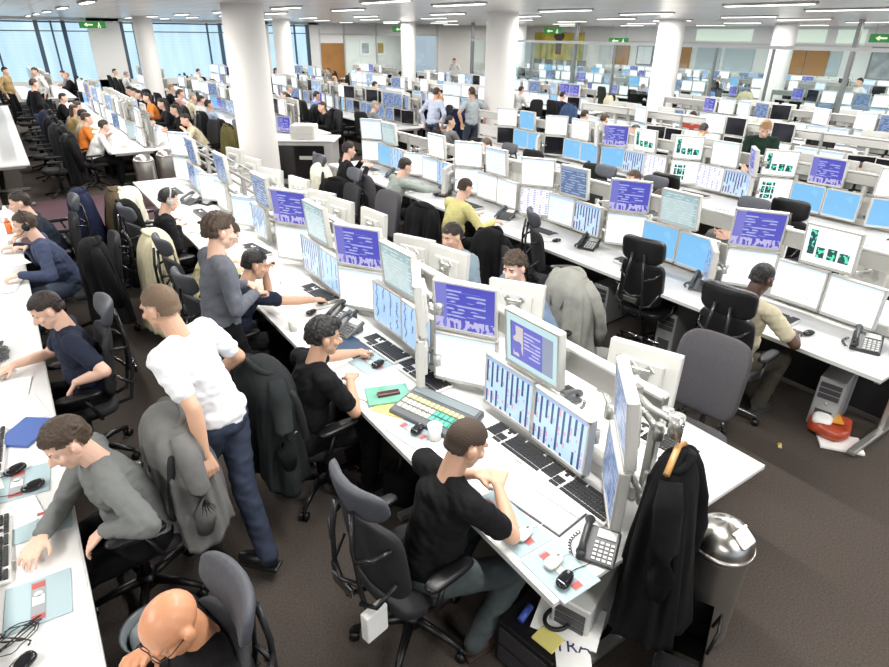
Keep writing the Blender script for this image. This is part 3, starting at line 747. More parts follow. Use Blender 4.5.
for i, x in enumerate((20.6, 21.7)):
    r = root('framed_picture', True); r.location = (x, YW + 5.9, 1.9); q = MB(); q.box((0, 0, 0), (.8, .03, .9)); q.build('frame', paper_m, r)
    q = MB(); q.box((0, -.02, 0), (.5, .02, .6)); q.build('print', pm2 if i == 0 else mat('ochre_print', (.4, .3, .1), .5), r)
    tag(r, ['grey print in a white frame behind the glazed wall', 'ochre print in a white frame behind the glazed wall'][i], 'picture')
# glass partition along the rows
XP = 18.5
post_m = mat('partition_post_steel', (.30, .31, .31), .35, .6)
def post(y, h, wd):
    b = MB(); b.box((XP, y, h / 2), (.06, wd, h)); b.box((XP - .06, y, h / 2), (.03, wd * .5, h)); return b
b = MB()
for y in (18, 13.9, 8.1, 3.6, 24.5): b.box((XP, y, HC / 2), (.08, .10, HC)); b.box((XP + .1, y, HC / 2), (.05, .06, HC))
for y in (20.4, 12, 10.2, 6.2, 16): b.box((XP, y, 1.28), (.06, .07, 2.56))
struct('trim_partition_posts', b, post_m)
b = MB(); b.box((XP, 12, 2.58), (.09, 25, .09)); b.box((XP, 12, .06), (.06, 25, .12)); struct('trim_partition_rail', b, mat('rail_light', (.62, .64, .64), .35, .3))
b = MB(); b.box((XP + .02, 12, 1.3), (.012, 25, 2.45)); struct('window_7', b, glass_m)
# columns
col_m = mat('column_white', (.86, .85, .82), .5)
for x, y in ((3.87, 11.82), (9.8, 11.85), (15.85, 11.8), (21.85, 11.8), (4.95, 26.5), (9.7, 25.2), (15.5, 25.2), (21.8, 25)):
    b = MB(); b.cyl((x, y, 0), (x, y, HC), .36 if y < 20 else .33, n=40, caps=False); o = struct('column', b, col_m)
# exit signs
gr = mat('exit_green', (.02, .10, .03), .4, emit=(.03, .22, .05), estr=.6); wt = mat('sign_white', (.8, .85, .6), .4, emit=(.8, .9, .5), estr=.7)
def exitsign(x, y, z, rot, label):
    r = root('exit_sign', True); r.location = (x, y, z); r.rotation_euler = (0, 0, rot)
    b = MB(); b.box((0, 0, 0), (1.0, .06, .26), None, .01); b.build('sign_panel', gr, r)
    b = MB(); b.box((-.1, -.035, 0), (.22, .01, .05)); b.bm.faces.ensure_lookup_table()
    b.loft([[V((-.2, -.04, .08)), V((-.2, -.04, -.08)), V((-.32, -.04, 0))], [V((-.2, -.035, .08)), V((-.2, -.035, -.08)), V((-.32, -.035, 0))]])
    b.ell((.25, -.035, .07), (.025, .01, .025)); b.box((.25, -.035, 0), (.05, .01, .09)); b.box((.29, -.035, -.07), (.03, .01, .09), ry(.4)); b.box((.21, -.035, -.07), (.03, .01, .09), ry(-.4))
    b.build('arrow_and_figure', wt, r)
    b = MB()
    for s in (-1, 1): b.cyl((s * .35, 0, .12), (s * .35, 0, HC - z), .01)
    b.build('hanger_rods', alu_m, r); tag(r, label, 'exit sign')
exitsign(4.0, 32.0, 3.0, 0, 'green exit sign above the pier between the tall windows'); exitsign(18.6, 31.0, 3.0, 0, 'green exit sign over the glazed wall near the wooden door')
exitsign(24.5, 25.5, 3.0, -1.2, 'green exit sign hanging in front of the yellow painting'); exitsign(24.5, 9.8, 2.85, -1.3, 'dark green exit sign beyond the glass partition near the portrait'); exitsign(25, 21.5, 2.6, -1.3, 'green exit sign in front of the narrow wooden door')

# ceiling lights
tube_m = mat('light_diffuser', (.9, .9, .9), .4, emit=(1, .98, .94), estr=3.2)
n = 0
for x in (-3.2, 1.6, 4.9, 6.2, 9.0, 11.3, 14.2, 16.6, 20.2, 24.5):
    for y in ((-3, 1.0, 4.7, 8.6, 12.4, 16.4, 20.4, 24.4, 28.6)):
        yy = y + (.5 if int(x) % 2 else 0)
        r = root('ceiling_light', True); r.location = (x, yy, HC)
        f = MB(); f.box((0, 0, -.015), (.16, 1.3, .03), None, .005); f.build('housing', ral_m, r)
        f = MB(); f.box((0, 0, -.034), (.09, 1.24, .012)); f.build('diffuser', tube_m, r)
        tag(r, 'recessed linear light fitting in the metal panel ceiling', 'ceiling light', 'linear light fittings in the ceiling')
        n += 1
# real lamps in the ceiling plane
def area(x, y, sx, sy, e, c=(1, .97, .93)):
    l = bpy.data.lights.new('ceiling_lamp', 'AREA'); l.shape = 'RECTANGLE'; l.size = sx; l.size_y = sy; l.energy = e; l.color = c
    o = bpy.data.objects.new('ceiling_lamp', l); o.location = (x, y, HC - .06); COL.objects.link(o); return o
LAMP = 0.70
for x in (-2.4, 1.9, 6.2, 10.5, 14.8, 20.5, 25.5):
    for y in (-2.5, 2.2, 7, 12, 17.5, 23.5, 29.5):
        area(x, y, .12, 3.2, 165 * LAMP)
area(17.5, YW + 3, 3, .3, 170); area(21, YW + 3, 3, .3, 170)
w = bpy.data.worlds.new('world'); SC.world = w; w.use_nodes = True
w.node_tree.nodes['Background'].inputs[0].default_value = (.75, .85, 1, 1); w.node_tree.nodes['Background'].inputs[1].default_value = .55
SC.view_settings.view_transform = 'Standard'; SC.view_settings.exposure = 0.35

# ------------------------------------------------------------------ desk blocks
# name, front X, depth, near Y, far Y, row words
PER = 1.42
BL = [
 ('L', -1.80, 1.60, -.6, 9.6, 'left aisle row'), ('A', 1.38, 1.60, 1.15, 10.45, 'centre row'), ('C', 4.55, 1.60, 1.2, 10.2, 'second row'),
 ('E', 7.75, 1.60, 1.3, 11.0, 'third row'), ('G', 10.95, 1.60, 2.2, 11.0, 'fourth row'), ('I', 14.15, 1.60, 4.0, 11.0, 'glass-side row'),
 ('L2', -1.45, 1.60, 12.9, 23.6, 'far left aisle row'), ('D', 1.50, 1.60, 13.3, 23.6, 'far centre row'), ('C2', 4.60, 1.60, 13.6, 23.6, 'far second row'),
 ('E2', 7.75, 1.60, 13.3, 23.6, 'far third row'), ('G2', 10.95, 1.60, 13.3, 23.6, 'far fourth row'), ('I2', 14.15, 1.60, 13.3, 23.6, 'far glass-side row'),
 ('L3', -3.5, 1.60, 26.5, 31.5, 'window-end left row'), ('D3', .6, 1.60, 25.5, 31.5, 'window-end centre row'), ('C3', 4.6, 1.60, 27, 31.5, 'window-end second row'), ('E3', 7.75, 1.60, 26, 31.5, 'window-end third row'), ('G3', 10.95, 1.6, 25.8, 31.5, 'row before the wooden door'),
 ('I3', 14.6, 1.6, 26, 30.5, 'row before the glazed wall'),
 ('K', 19.4, 1.60, 4.5, 10.9, 'first row behind the glass'), ('K2', 19.4, 1.60, 13, 24, 'far first row behind the glass'),
 ('N', 23.0, 1.60, 6.5, 15.0, 'second row behind the glass'), ('N2', 23.0, 1.6, 16.5, 27, 'far second row behind the glass'), ('P', 26.3, 1.6, 10, 25, 'row along the far wall'),
]
BD = {r[0]: r for r in BL}
def desk_block(nm, X, D, Y0, Y1, words):
    mid = X + D / 2
    near = nm in ('L', 'A', 'C', 'E', 'G', 'D', 'L2')
    for side in (0, 1):
        r = root('trading_desk', True); r.location = (X + D * .25 + side * D / 2, (Y0 + Y1) / 2, 0)
        b = MB(); b.box((0, 0, DZ - .015), (D / 2 - .004, Y1 - Y0, .03), None, .004, 1); b.build('worktop', desk_m, r)
        sgn = 1 if side else -1
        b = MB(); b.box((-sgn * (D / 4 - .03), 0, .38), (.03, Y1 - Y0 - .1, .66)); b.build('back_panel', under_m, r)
        for ye in ((-(Y1 - Y0) / 2 + .04), ((Y1 - Y0) / 2 - .04)):
            b = MB(); b.box((0, ye, .04), (D / 2 - .16, .06, .04), None, .01); b.box((-sgn * .22, ye, .38), (.10, .05, .66), None, .01); b.box((0, ye, .68), (D / 2 - .12, .04, .04)); b.build('leg_frame', alu_m, r)
        if near:
            k = 0; y = -(Y1 - Y0) / 2 + PER
            while y < (Y1 - Y0) / 2 - .8:
                b = MB(); b.box((0, y, .04), (D / 2 - .16, .05, .04)); b.box((-sgn * .2, y, .38), (.08, .04, .66)); b.build('leg_frame', alu_m, r); y += PER * 2
        b = MB(); b.box((sgn * (D / 4 - .0), 0, DZ - .015), (.006, Y1 - Y0, .03)); b.build('edge_band', edge_m, r)
        tag(r, 'long white worktop of the %s, side facing %s the window-end walkway' % (words, 'toward' if side == 0 else 'away from') if False else
            'long white worktop, %s half of the %s' % ('near' if side == 0 else 'rear', words), 'desk')
    # divider
    Y0 += .17
    r = root('desk_divider', True); r.location = (mid, (Y0 + Y1) / 2, DZ)
    L = Y1 - Y0
    b = MB(); b.box((0, 0, .05), (.10, L - .1, .09), None, .01, 1); b.build('cable_tray', ral_m, r)
    nb = max(1, int(round(L / PER))); seg = L / nb
    for i in range(nb):
        y = -L / 2 + seg * (i + .5)
        if (nm == 'A' and i >= nb - 3) or nm == 'D':
            b = MB()
            for zz in (.60, .34): b.box((-.10, y, zz), (.025, seg, .03)); b.box((.10, y, zz), (.025, seg, .03))
            for q in range(4): b.box((0, y - seg / 2 + seg * (q + .5) / 4, .60), (.2, .03, .02))
            b.build('ladder_rail', alu_m, r)
        else:
            b = MB(); b.box((0, y, .55), (.03, seg - .05, .13), None, .006, 1); b.build('band_panel', ral_m, r)
            b = MB(); b.box((0, y, .63), (.06, seg - .03, .022), None, .004, 1); b.build('top_rail', mat('rail_white', (.66, .66, .64), .35), r)
            if near and i > 0 and nm != 'D':
                b = MB(); b.box((0, y, .24), (.02, seg - .08, .22)); b.build('lower_panel', case_m, r)
    for i in range(nb + 1):
        y = -L / 2 + seg * i; y = min(max(y, -L / 2 + .03), L / 2 - .03)
        b = MB(); b.box((0, y, .33), (.05, .05, .62), None, .008, 1); b.build('post', alu_m, r)
    tag(r, 'raised grey divider with rails and posts along the %s' % words, 'desk divider')
for bl in BL: desk_block(*bl)

MONCOUNT = [0]
WHERE = lambda i, w: '%s bay from near end, %s' % (ORD[i], w)
LOOK = {'white': 'white page', 'doc': 'white document', 'pale': 'pale grid', 'blue': 'violet-blue text', 'photo': 'blue panel and face', 'stripes': 'striped price columns', 'dots': 'red and blue figures',
        'sky': 'plain sky-blue', 'zigzag': 'blue zigzag chart', 'teal': 'grey-teal page', 'green': 'green bars on white', 'green2': 'green blocks on white', 'navy': 'dark slate-blue', 'black': 'switched-off black'}
def monitor(proto, x, y, yaw, kind, desc, i, words, tilt=None):
    n_ = 'screen'
    MONCOUNT[0] += 1
    lab = '%s monitor with %s screen, %s' % (desc, LOOK[kind], WHERE(i, words))
    if isinstance(proto.data, bpy.types.Mesh):
        c = proto.copy(); COL.objects.link(c); c.location = (x, y, DZ); c.rotation_euler = (0, 0, R(yaw))
        c.material_slots[1].link = 'OBJECT'; c.material_slots[1].material = screen(kind); return tag(c, lab, 'monitor')
    return place(proto, (x, y, DZ), R(yaw), lab, 'monitor', None, {'screen': screen(kind)})
# contents of the camera-facing side: per bay (angled low, angled up, flat far low, flat near low, flat up, side low, side up)
FRONT = {
 'A': [('white', 'blue', 'stripes', 'stripes', 'photo', 'navy', 'navy'), ('white', 'blue', 'zigzag', 'zigzag', 'teal', 'pale', 'pale'), ('white', 'blue', 'stripes', 'zigzag', 'teal', None, None),
       ('pale', None, 'stripes', None, 'navy', None, None), ('white', None, 'pale', None, 'navy', None, None), ('doc', 'white', 'navy', 'zigzag', 'navy', None, None), (None, 'blue', None, None, None, None, None)],
 'C': [('white', 'blue', 'doc', 'white', 'green', 'pale', None), ('white', 'blue', 'sky', 'sky', 'teal', 'navy', None), ('dots', 'white', 'pale', 'stripes', 'navy', None, None), ('white', 'doc', 'white', 'doc', 'pale', None, None),
       ('white', None, 'pale', 'zigzag', 'white', 'zigzag', None), ('white', 'pale', 'sky', 'zigzag', 'teal', None, None)],
 'E': [('sky', 'white', 'sky', 'black', 'black', None, None), ('green2', 'green', 'sky', 'sky', 'blue', None, None), ('green2', 'green', 'dots', 'stripes', 'white', 'stripes', 'blue'), ('sky', 'blue', 'stripes', 'dots', 'green', None, None),
       ('black', 'white', 'sky', 'sky', 'white', None, 'teal'), ('black', 'white', 'sky', 'sky', 'sky', 'navy', None), ('white', 'pale', 'sky', 'sky', 'white', None, None)],
 'D': [('pale', 'white', 'navy', 'sky', 'navy', None, None), ('navy', 'pale', 'navy', 'white', 'pale', None, None)],
}
def bays(nm):
    _, X, D, Y0, Y1, w = BD[nm]; off = {'A': 1.55, 'C': 1.45, 'E': 1.48}.get(nm, 1.5); out = []; y = Y0 + off
    while y < Y1 + .05: out.append(y); y += PER
    return out
rn = random.Random(11)
def keyboard(x, y, rot, lab, z=DZ): place(KEYB, (x, y, z), R(rot), lab, 'keyboard')
for nm in ('A', 'C', 'E'):
    _, X, D, Y0, Y1, w = BD[nm]; mid = X + D / 2
    for i, Y in enumerate(bays(nm)):
        row = FRONT[nm][i] if i < len(FRONT[nm]) else ('white', 'pale', 'sky', 'white', 'blue', None, None)
        if not seen(mid, Y, 1.1, 80): continue
        a, au, f1, f2, fu, s, su = row
        if a: monitor(MON_LOW, mid - .12, Y, 213, a, 'lower angled', i, w)
        if au: monitor(MON_UP, mid - .13, Y, 211, au, 'upper angled', i, w)
        if f1: monitor(MON_LOW, mid - .13, Y - .46, 181, f1, 'lower middle', i, w)
        if f2: monitor(MON_LOW, mid - .15, Y - .90, 178, f2, 'lower near', i, w)
        if fu: monitor(MON_UP, mid - .13, Y - .62, 181, fu, 'upper middle', i, w)
        sx, sy = (mid - .20, Y - 1.31) if i == 0 else (mid - .30, Y - 1.15)
        sa = {('A', 0): 137, ('A', 1): 149}.get((nm, i), 128)
        if s: monitor(MON_LOW, sx, sy, sa, s, 'lower side', i, w)
        if su: monitor(MON_UP, sx, sy, sa, su, 'upper side', i, w)
        if nm != 'A' or i > 3:
            keyboard(mid - .42, Y - .42, 92, 'black and white keyboard below the middle monitor, ' + WHERE(i, w))
        if nm == 'C' or i > 3:
            place([MOUSE_B, MOUSE_W][i % 2], (mid - .52, Y - .80, DZ), R(80), '%s mouse beside the keyboard, %s' % (['black', 'off-white'][i % 2], WHERE(i, w)), 'mouse')
            place([PHONE_B, PHONE_G][i % 2], (mid - .38, Y - 1.16, DZ), R(-70), '%s desk phone, %s' % (['charcoal', 'grey'][i % 2], WHERE(i, w)), 'phone')
# backs of monitors on the rear halves of the near rows
BK = {'A': [(2.74, 1.86, 200), (2.78, 3.05, 212), (2.80, 3.95, 192), (2.72, 4.38, 204), (2.84, 5.35, 185), (2.76, 5.95, 192), (2.74, 6.40, 200), (2.8, 7.2, 190), (2.7, 7.9, 200), (2.75, 8.8, 190), (2.78, 9.7, 195)],
      'C': [(5.85, 1.9, 185), (5.9, 2.9, 190), (5.85, 3.9, 182), (5.9, 4.75, 190), (5.85, 5.7, 184), (5.9, 6.8, 192), (5.85, 7.9, 185), (5.9, 9.0, 190)]}
for nm, L in BK.items():
    for i, (x, y, yaw) in enumerate(L):
        if not seen(x, y, 1.0): continue
        place(MON_BACK, (x, y, DZ), R(yaw + 180), 'off-white backed rear-side monitor, %s from near end of %s' % (ORD[i], BD[nm][5]), 'monitor', None, {'screen': screen(rn.choice(['white', 'blue', 'stripes', 'sky']))})
        if i % 2: keyboard(x + .05 - .25, y - .55, 90, 'keyboard under %s rear-side monitor of %s' % (ORD[i], BD[nm][5]))
# generic rows
kinds = ['white', 'doc', 'pale', 'white', 'sky', 'blue', 'stripes', 'black', 'navy', 'teal', 'white', 'pale', 'dots']
FARLIST = []
for nm in ('E', 'G', 'I', 'D', 'L2', 'C2', 'E2', 'G2', 'I2', 'K', 'K2', 'L3', 'D3', 'C3', 'E3', 'G3', 'I3', 'N', 'N2', 'P'):
    _, X, D, Y0, Y1, w = BD[nm]; mid = X + D / 2
    y = Y0 + .45; i = 0
    dark = nm in ('E2',)
    while y < Y1 - .3:
        if nm != 'L2' and seen(mid, y, 1.1, 10):
            bay = min(int((y - Y0) / PER), 15)
            ss = ((-1, 180), (1, 0)) if nm != 'E' else ((1, 0),)
            for sg, yaw in ss:
                for up in (0, 1):
                    if nm == 'G' and up == 1 and rn.random() < .55: continue
                    if up and rn.random() < .25: continue
                    k = rn.choice(kinds) if not (dark and y < 17 and sg < 0) else rn.choice(['black', 'black', 'navy'])
                    if nm == 'G' and sg < 0: k = rn.choice(['black', 'pale', 'black', 'white'])
                    FARLIST.append((mid + sg * .14, y + rn.uniform(-.02, .02), yaw + rn.choice([0, 0, 22, -18]), k, up, sg, i, nm, w))
        y += .46; i += 1
FARLIST.sort(key=lambda t: math.hypot(t[0], t[1]))
room_left = 296 - MONCOUNT[0] - 19
stuff = MB(); stuffn = 0
print('far monitors', len(FARLIST), 'individual room', room_left)
for j, (x, y, yaw, k, up, sg, i, nm, w) in enumerate(FARLIST):
    if j < room_left:
        lab = '%s %s-row monitor with %s screen, place %s' % ('upper' if up else 'lower', 'front' if sg < 0 else 'rear', LOOK[k], '')
        c = (FAR_UP if up else FAR_LOW).copy(); COL.objects.link(c); c.location = (x, y, DZ); c.rotation_euler = (0, 0, R(yaw))
        c.material_slots[1].link = 'OBJECT'; c.material_slots[1].material = screen(k)
        n_ = i; lab = '%s %s monitor with %s screen, %s along the %s' % ('upper' if up else 'lower', 'front-side' if sg < 0 else 'back-side', LOOK[k],
               (ORD[n_] if n_ < 16 else '%s beyond the sixteenth' % ORD[(n_ - 16) % 16]), w)
        tag(c, lab, 'monitor')
    else:
        stuffn += 1; zc = .56 if up else .20; T = rz(R(yaw)); base = V((x, y, DZ)); b = stuff; b.mi = 0
        b.box(base + T @ V((0, 0, zc)), (.05, .42, .34), T); b.box(base + T @ V((-.1, 0, zc / 2)), (.05, .06, zc))
        b.mi = 1 + ['white', 'sky', 'black', 'blue', 'pale', 'stripes', 'navy'].index(k if k in ('white', 'sky', 'black', 'blue', 'pale', 'stripes', 'navy') else 'white')
        b.quad([base + T @ V(p) for p in ((.027, .195, zc + .155), (.027, -.195, zc + .155), (.027, -.195, zc - .155), (.027, .195, zc - .155))], ((1, 1), (0, 1), (0, 0), (1, 0)))
if stuffn:
    o = stuff.build('distant_monitors', [case_m] + [screen(k) for k in ['white', 'sky', 'black', 'blue', 'pale', 'stripes', 'navy']])
    tag(o, 'mass of small monitors on the farthest desks and behind the glass partition', 'monitors', None, 'stuff')

# ------------------------------------------------------------------ things on and around the near desks
def on(mb_list, name, loc, rot, label, cat, group=None):
    """thing from (part name, mb, material) list"""
    if len(mb_list) == 1:
        o = mb_list[0][1].build(name, mb_list[0][2]); o.location = loc; o.rotation_euler = (0, 0, R(rot)); return tag(o, label, cat, group)
    r = root(name, True); r.location = loc; r.rotation_euler = (0, 0, R(rot))
    for nme, mb, m in mb_list: mb.build(nme, m, r)
    return tag(r, label, cat, group)
CW, AW, LW = 'centre row', 'centre row', 'left aisle row'
for x, y, r_, l in ((1.94, 2.02, 92, 'black-keyed keyboard below the first striped monitor, behind the ledger sheets'), (1.95, 1.56, 92, 'black-keyed keyboard at the near end below the second striped monitor'),
                    (1.90, 3.48, 94, 'black-keyed keyboard below the zigzag chart screens, next to the phone'), (1.92, 2.99, 93, 'second black-keyed keyboard between the dealer board and the zigzag screens'),
                    (1.92, 4.72, 96, 'black keyboard in front of the man in the navy T-shirt'), (1.86, 6.2, 98, 'keyboard in front of the person in the cream shirt')):
    keyboard(x, y, r_, l)
def mpad(x, y, rot, w, d, label, logo=True):
    b = MB(); b.box((0, 0, .003), (w, d, .005), None, .002, 1); L = [('pad', b, mat('mousepad_blue_grey', (.36, .47, .50), .7))]
    if logo:
        q = MB(); q.box((0, 0, .0065), (w * .22, d * .86, .001)); L.append(('printed_band', q, mat('pad_band', (.30, .31, .33), .7)))
        q = MB(); q.box((0, d * .33, .0075), (w * .2, d * .12, .001)); q.box((.0, -d * .36, .0075), (w * .2, d * .1, .001)); L.append(('red_print', q, mat('pad_red', (.45, .10, .09), .7)))
        q = MB(); q.box((0, .0, .0075), (w * .18, d * .2, .001)); q.cyl((0, d * .14, .007), (0, d * .14, .008), w * .07); L.append(('white_marks', q, mat('pad_white', (.6, .68, .64), .7)))
    on(L, 'mouse_pad', (x, y, DZ), rot, label, 'mouse pad')
mpad(1.52, 1.62, 0, .20, .42, 'blue-grey mouse pad under the first white mouse at the near end of centre row'); mpad(1.52, 1.26, 0, .22, .28, 'blue-grey mouse pad at the corner under the black and white mice')
mpad(1.53, 2.50, 10, .22, .24, 'blue-grey mouse pad beside the white cup'); mpad(1.72, 3.36, 8, .24, .26, 'blue-grey mouse pad next to the papers of the young man in black')
b = MB(); b.box((0, 0, .004), (.22, .30, .008), None, .002); on([('tablet', b, mat('dark_blue_pad', (.03, .06, .11), .3))], 'desk_pad', (1.72, 3.66, DZ), 12, 'dark blue pad under the white mouse beside the phone', 'pad')
for x, y, k, r_, l in ((1.49, 1.20, 'b', -70, 'glossy black mouse at the corner of the centre row'), (1.52, 1.30, 'w', -80, 'off-white mouse next to the black one at the corner of centre row'), (1.52, 1.50, 'w', -75, 'off-white mouse at the far end of the corner mouse pads'),
                       (1.55, 2.48, 'b', -60, 'small black mouse beside the white cup on its pad'), (1.74, 3.30, 'b', -70, 'black mouse beside the papers of the young man in black'), (1.70, 4.37, 'b', -60, 'black mouse between the phone and the man in the navy T-shirt'),
                       (1.74, 3.47, 'w', -60, 'white mouse under the hand of the young man in black'), (1.87, 4.52, 'b', -60, 'black mouse under the hand of the man in the navy T-shirt'),
                       (-.42, 3.36, 'b', 110, 'black mouse nearer the blue notebook on the left desk'), (-.35, 3.16, 'b', 100, 'black mouse on the patterned pad of the left desk'), (-.45, 2.05, 'b', 120, 'black mouse at the very bottom of the left desk'),
                       (-.38, 2.66, 'w', 100, 'off-white mouse under the hand of the man in the grey jumper'), (-.42, 4.56, 'w', 110, 'off-white mouse under the hand of the young man in the navy T-shirt'), (-.62, 2.30, 'w', 120, 'grey-white mouse beside the tangled earphones')):
    place(MOUSE_B if k == 'b' else MOUSE_W, (x, y, DZ + .007), R(r_), l, 'mouse')
place(PHONE_B, (1.74, 1.24, DZ), R(-60), 'charcoal desk phone with coiled cord at the near end of the centre row', 'phone', scale=.86)
place(PHONE_G, (1.80, 3.90, DZ), R(-75), 'grey desk phone with a white number card beyond the young man in black', 'phone', scale=1.0)
place(PHONE_B, (1.86, 4.12, DZ), R(-70), 'black desk phone behind the one with the white number card', 'phone')
place(PHONE_B, (2.0, 8.5, DZ), R(-70), 'black desk phone near the steel cylinders at the far end of centre row', 'phone')
place(PHONE_G, (-.50, 4.95, DZ), R(90), 'grey desk phone beside the left-hand tilted monitor', 'phone')
# papers, ledgers, books
SHN = [0]
def sheet(x, y, w, d, rot, label, m=paper_m, t=.003, name='paper_sheet', cat='paper', z=DZ, fold=False):
    SHN[0] += 1; z += .0006 + (SHN[0] % 5) * .0011
    b = MB(); b.box((0, 0, t / 2), (w, d, t), None, min(t * .3, .002), 1); L = [('sheet', b, m)]
    if fold:
        q = MB(); q.box((0, 0, .0015), (w + .016, d + .016, .003)); L.append(('cover', q, mat('book_cover_dark', (.06, .06, .07), .5)))
        q = MB(); q.box((0, 0, t + .001), (.004, d, .002)); L.append(('spine', q, mat('spine_dark', (.15, .15, .15), .6)))
        q = MB()
        for i in range(9): q.box((-w * .25, d * .38 - i * d * .09, t + .0008), (w * .34, .0025, .0006)); q.box((w * .25, d * .38 - i * d * .09, t + .0008), (w * .34, .0025, .0006))
        L.append(('ruled_lines', q, mat('ruled_lines', (.55, .6, .66), .7)))
    on(L, name, (x, y, z), rot, label, cat)
sheet(1.78, 1.66, .30, .46, 8, 'open white ledger in front of the man in the black T-shirt', t=.012, name='open_ledger', cat='notebook', fold=True)
sheet(1.72, 2.10, .36, .30, 5, 'white paper sheet between the dealer board and the open ledger'); sheet(1.80, 2.24, .30, .21, -12, 'white sheet partly under the first keyboard at the cup')
sheet(1.50, 3.12, .24, .32, 25, 'loose white papers under the elbow of the young man in black', t=.006); sheet(1.70, 3.14, .22, .30, -18, 'white papers by the magazine with the dark handset')
sheet(1.66, 3.02, .20, .26, 80, 'long white slip next to the magazine'); sheet(1.60, 2.76, .22, .30, 30, 'yellow folder sheet under the magazine', mat('yellow_paper', (.75, .62, .18), .7), .004)
sheet(1.60, 2.92, .21, .28, 70, 'green and white magazine with a dark handset lying on it', mat('magazine_green', (.16, .42, .30), .4, nscale=6, namt=.8), .012, 'magazine', 'magazine', DZ + .004)
b = MB(); b.box((0, 0, .015), (.05, .15, .022), None, .008); on([('s', b, mat('maroon_plastic', (.07, .02, .02), .3))], 'mobile_phone', (1.60, 2.91, DZ + .014), 75, 'dark maroon mobile phone lying on the green magazine', 'mobile phone')
sheet(1.62, 4.92, .34, .42, 20, 'large white papers in front of the man in the navy T-shirt', t=.008); sheet(1.86, 5.02, .28, .34, -10, 'open white booklet beyond the navy T-shirt man', t=.012, name='open_booklet', cat='booklet', fold=True); sheet(1.55, 4.62, .25, .30, 5, 'white sheet by the elbow of the man in the navy T-shirt')
sheet(1.70, 5.7, .30, .40, 12, 'white papers next to the cream-shirted person'); sheet(1.62, 7.25, .25, .32, 40, 'papers by the man with the headset at the centre row', t=.01)
sheet(-.48, 4.30, .34, .40, -8, 'large white paper under the hand of the young man in navy'); sheet(-.40, 4.02, .30, .34, 12, 'white paper sheets behind the blue notebook', t=.006)
sheet(-.35, 3.74, .20, .27, -38, 'blue covered notebook on the left desk', mat('notebook_blue', (.06, .12, .36), .5), .02, 'notebook', 'notebook')
sheet(-.62, 3.42, .26, .36, 5, 'white paper between the mice and the blue notebook'); sheet(-.45, 2.98, .24, .2, 10, 'small white sheet above the patterned mouse pad', t=.004)
sheet(-.38, 2.46, .22, .30, -4, 'white sheets next to the patterned pad at the bottom left') if False else None
sheet(-.42, 6.5, .32, .42, -15, 'white papers in front of the person in the blue hoodie', t=.006); sheet(-.30, 7.2, .24, .32, 15, 'white sheet on the left desk near the orange bottle'); sheet(-.62, 5.75, .30, .35, 0, 'yellow-edged papers above the tilted monitor', mat('yellowish_paper', (.75, .72, .45), .7), .006)
mpad(-.42, 3.25, -6, .30, .26, 'patterned mouse pad with two black mice on the left desk'); mpad(-.33, 2.86, -4, .24, .20, 'patterned pad above the hand of the man in the grey jumper'); mpad(-.38, 2.36, -4, .24, .26, 'patterned pad with tangled earphones at the bottom of the left desk')
keyboard(-.53, 4.92, 82, 'keyboard below the tilted monitor on the left desk'); keyboard(-.54, 3.62, 86, 'keyboard beside the blue notebook at the left edge'); keyboard(-.54, 2.76, 88, 'keyboard beside the hand of the man in the grey jumper'); keyboard(-.70, 2.3, 88, 'keyboard at the bottom left beside the earphones')
monitor(MON_LOW, -.58, 5.3, -38, 'doc', 'tilted', 3, LW); monitor(MON_LOW, -.9, 6.6, -8, 'pale', 'dim', 5, LW); monitor(MON_LOW, -.9, 8.0, -8, 'black', 'dim', 6, LW)
# earphone tangle
b = MB(); pts = []; rr = random.Random(4)
for i in range(90):
    a = i * .42; pts.append((.07 * math.cos(a) * (1 + .4 * math.sin(i * .9)) + rr.uniform(-.006, .006), .05 * math.sin(a * 1.15) + .02 * math.sin(i * .23), .004 + .008 * abs(math.sin(i * .7))))
b.tube(pts, .0022, 5); on([('s', b, blk_m)], 'earphone_cable', (-.47, 2.20, DZ + .008), 0, 'tangled black earphone cable over the patterned pad at bottom left', 'cable')
# dealer board
b = MB(); T = rx(R(8)); b.box((0, 0, .03), (.52, .30, .05), T, .01, 2); g1 = MB(); g2 = MB(); g3 = MB(); dsp = MB()
for i in range(12):
    for j in range(3):
        g = (g1 if i < 7 else g2) if j != 0 else (g3)
        p = T @ V((-.22 + i * .036, .02 - j * .05, .028)); g.box(V((0, 0, .03)) + p, (.028, .036, .010), T)
dsp.box(V((0, 0, .03)) + T @ V((0, .10, .027)), (.48, .06, .006), T)
on([('console_body', b, mat('dealer_board_grey', (.10, .11, .12), .4)), ('white_keys', g1, mat('key_cream', (.62, .60, .50), .5)), ('green_keys', g2, mat('key_green', (.08, .48, .32), .5)), ('yellow_keys', g3, mat('key_yellow', (.66, .58, .28), .5)), ('display_strip', dsp, mat('strip_grey', (.2, .24, .25), .3))],
   'dealer_board', (1.73, 2.55, DZ), -72, 'grey dealer board with cream, yellow and green keys beside the white cup', 'dealer board')
def cup(x, y, label, m=mat('cup_white', (.82, .82, .80), .3), z=DZ, s=1):
    b = MB(); pr = [(0.0, .004), (.026, .004), (.03, .0), (.038, .085), (.035, .085), (.028, .012), (0.0001, .012)]
    rings = [[V((max(r, .0005) * math.cos(2 * PI * i / 20) * s, max(r, .0005) * math.sin(2 * PI * i / 20) * s, zz * s)) for i in range(20)] for r, zz in pr]
    b.loft(rings, caps=False); h = MB(); h.tube([(.035 * s, 0, .07 * s), (.06 * s, 0, .06 * s), (.06 * s, 0, .03 * s), (.033 * s, 0, .02 * s)], .005 * s, 6)
    on([('cup_body', b, m), ('cup_handle', h, m)], 'cup', (x, y, z), 40, label, 'cup')
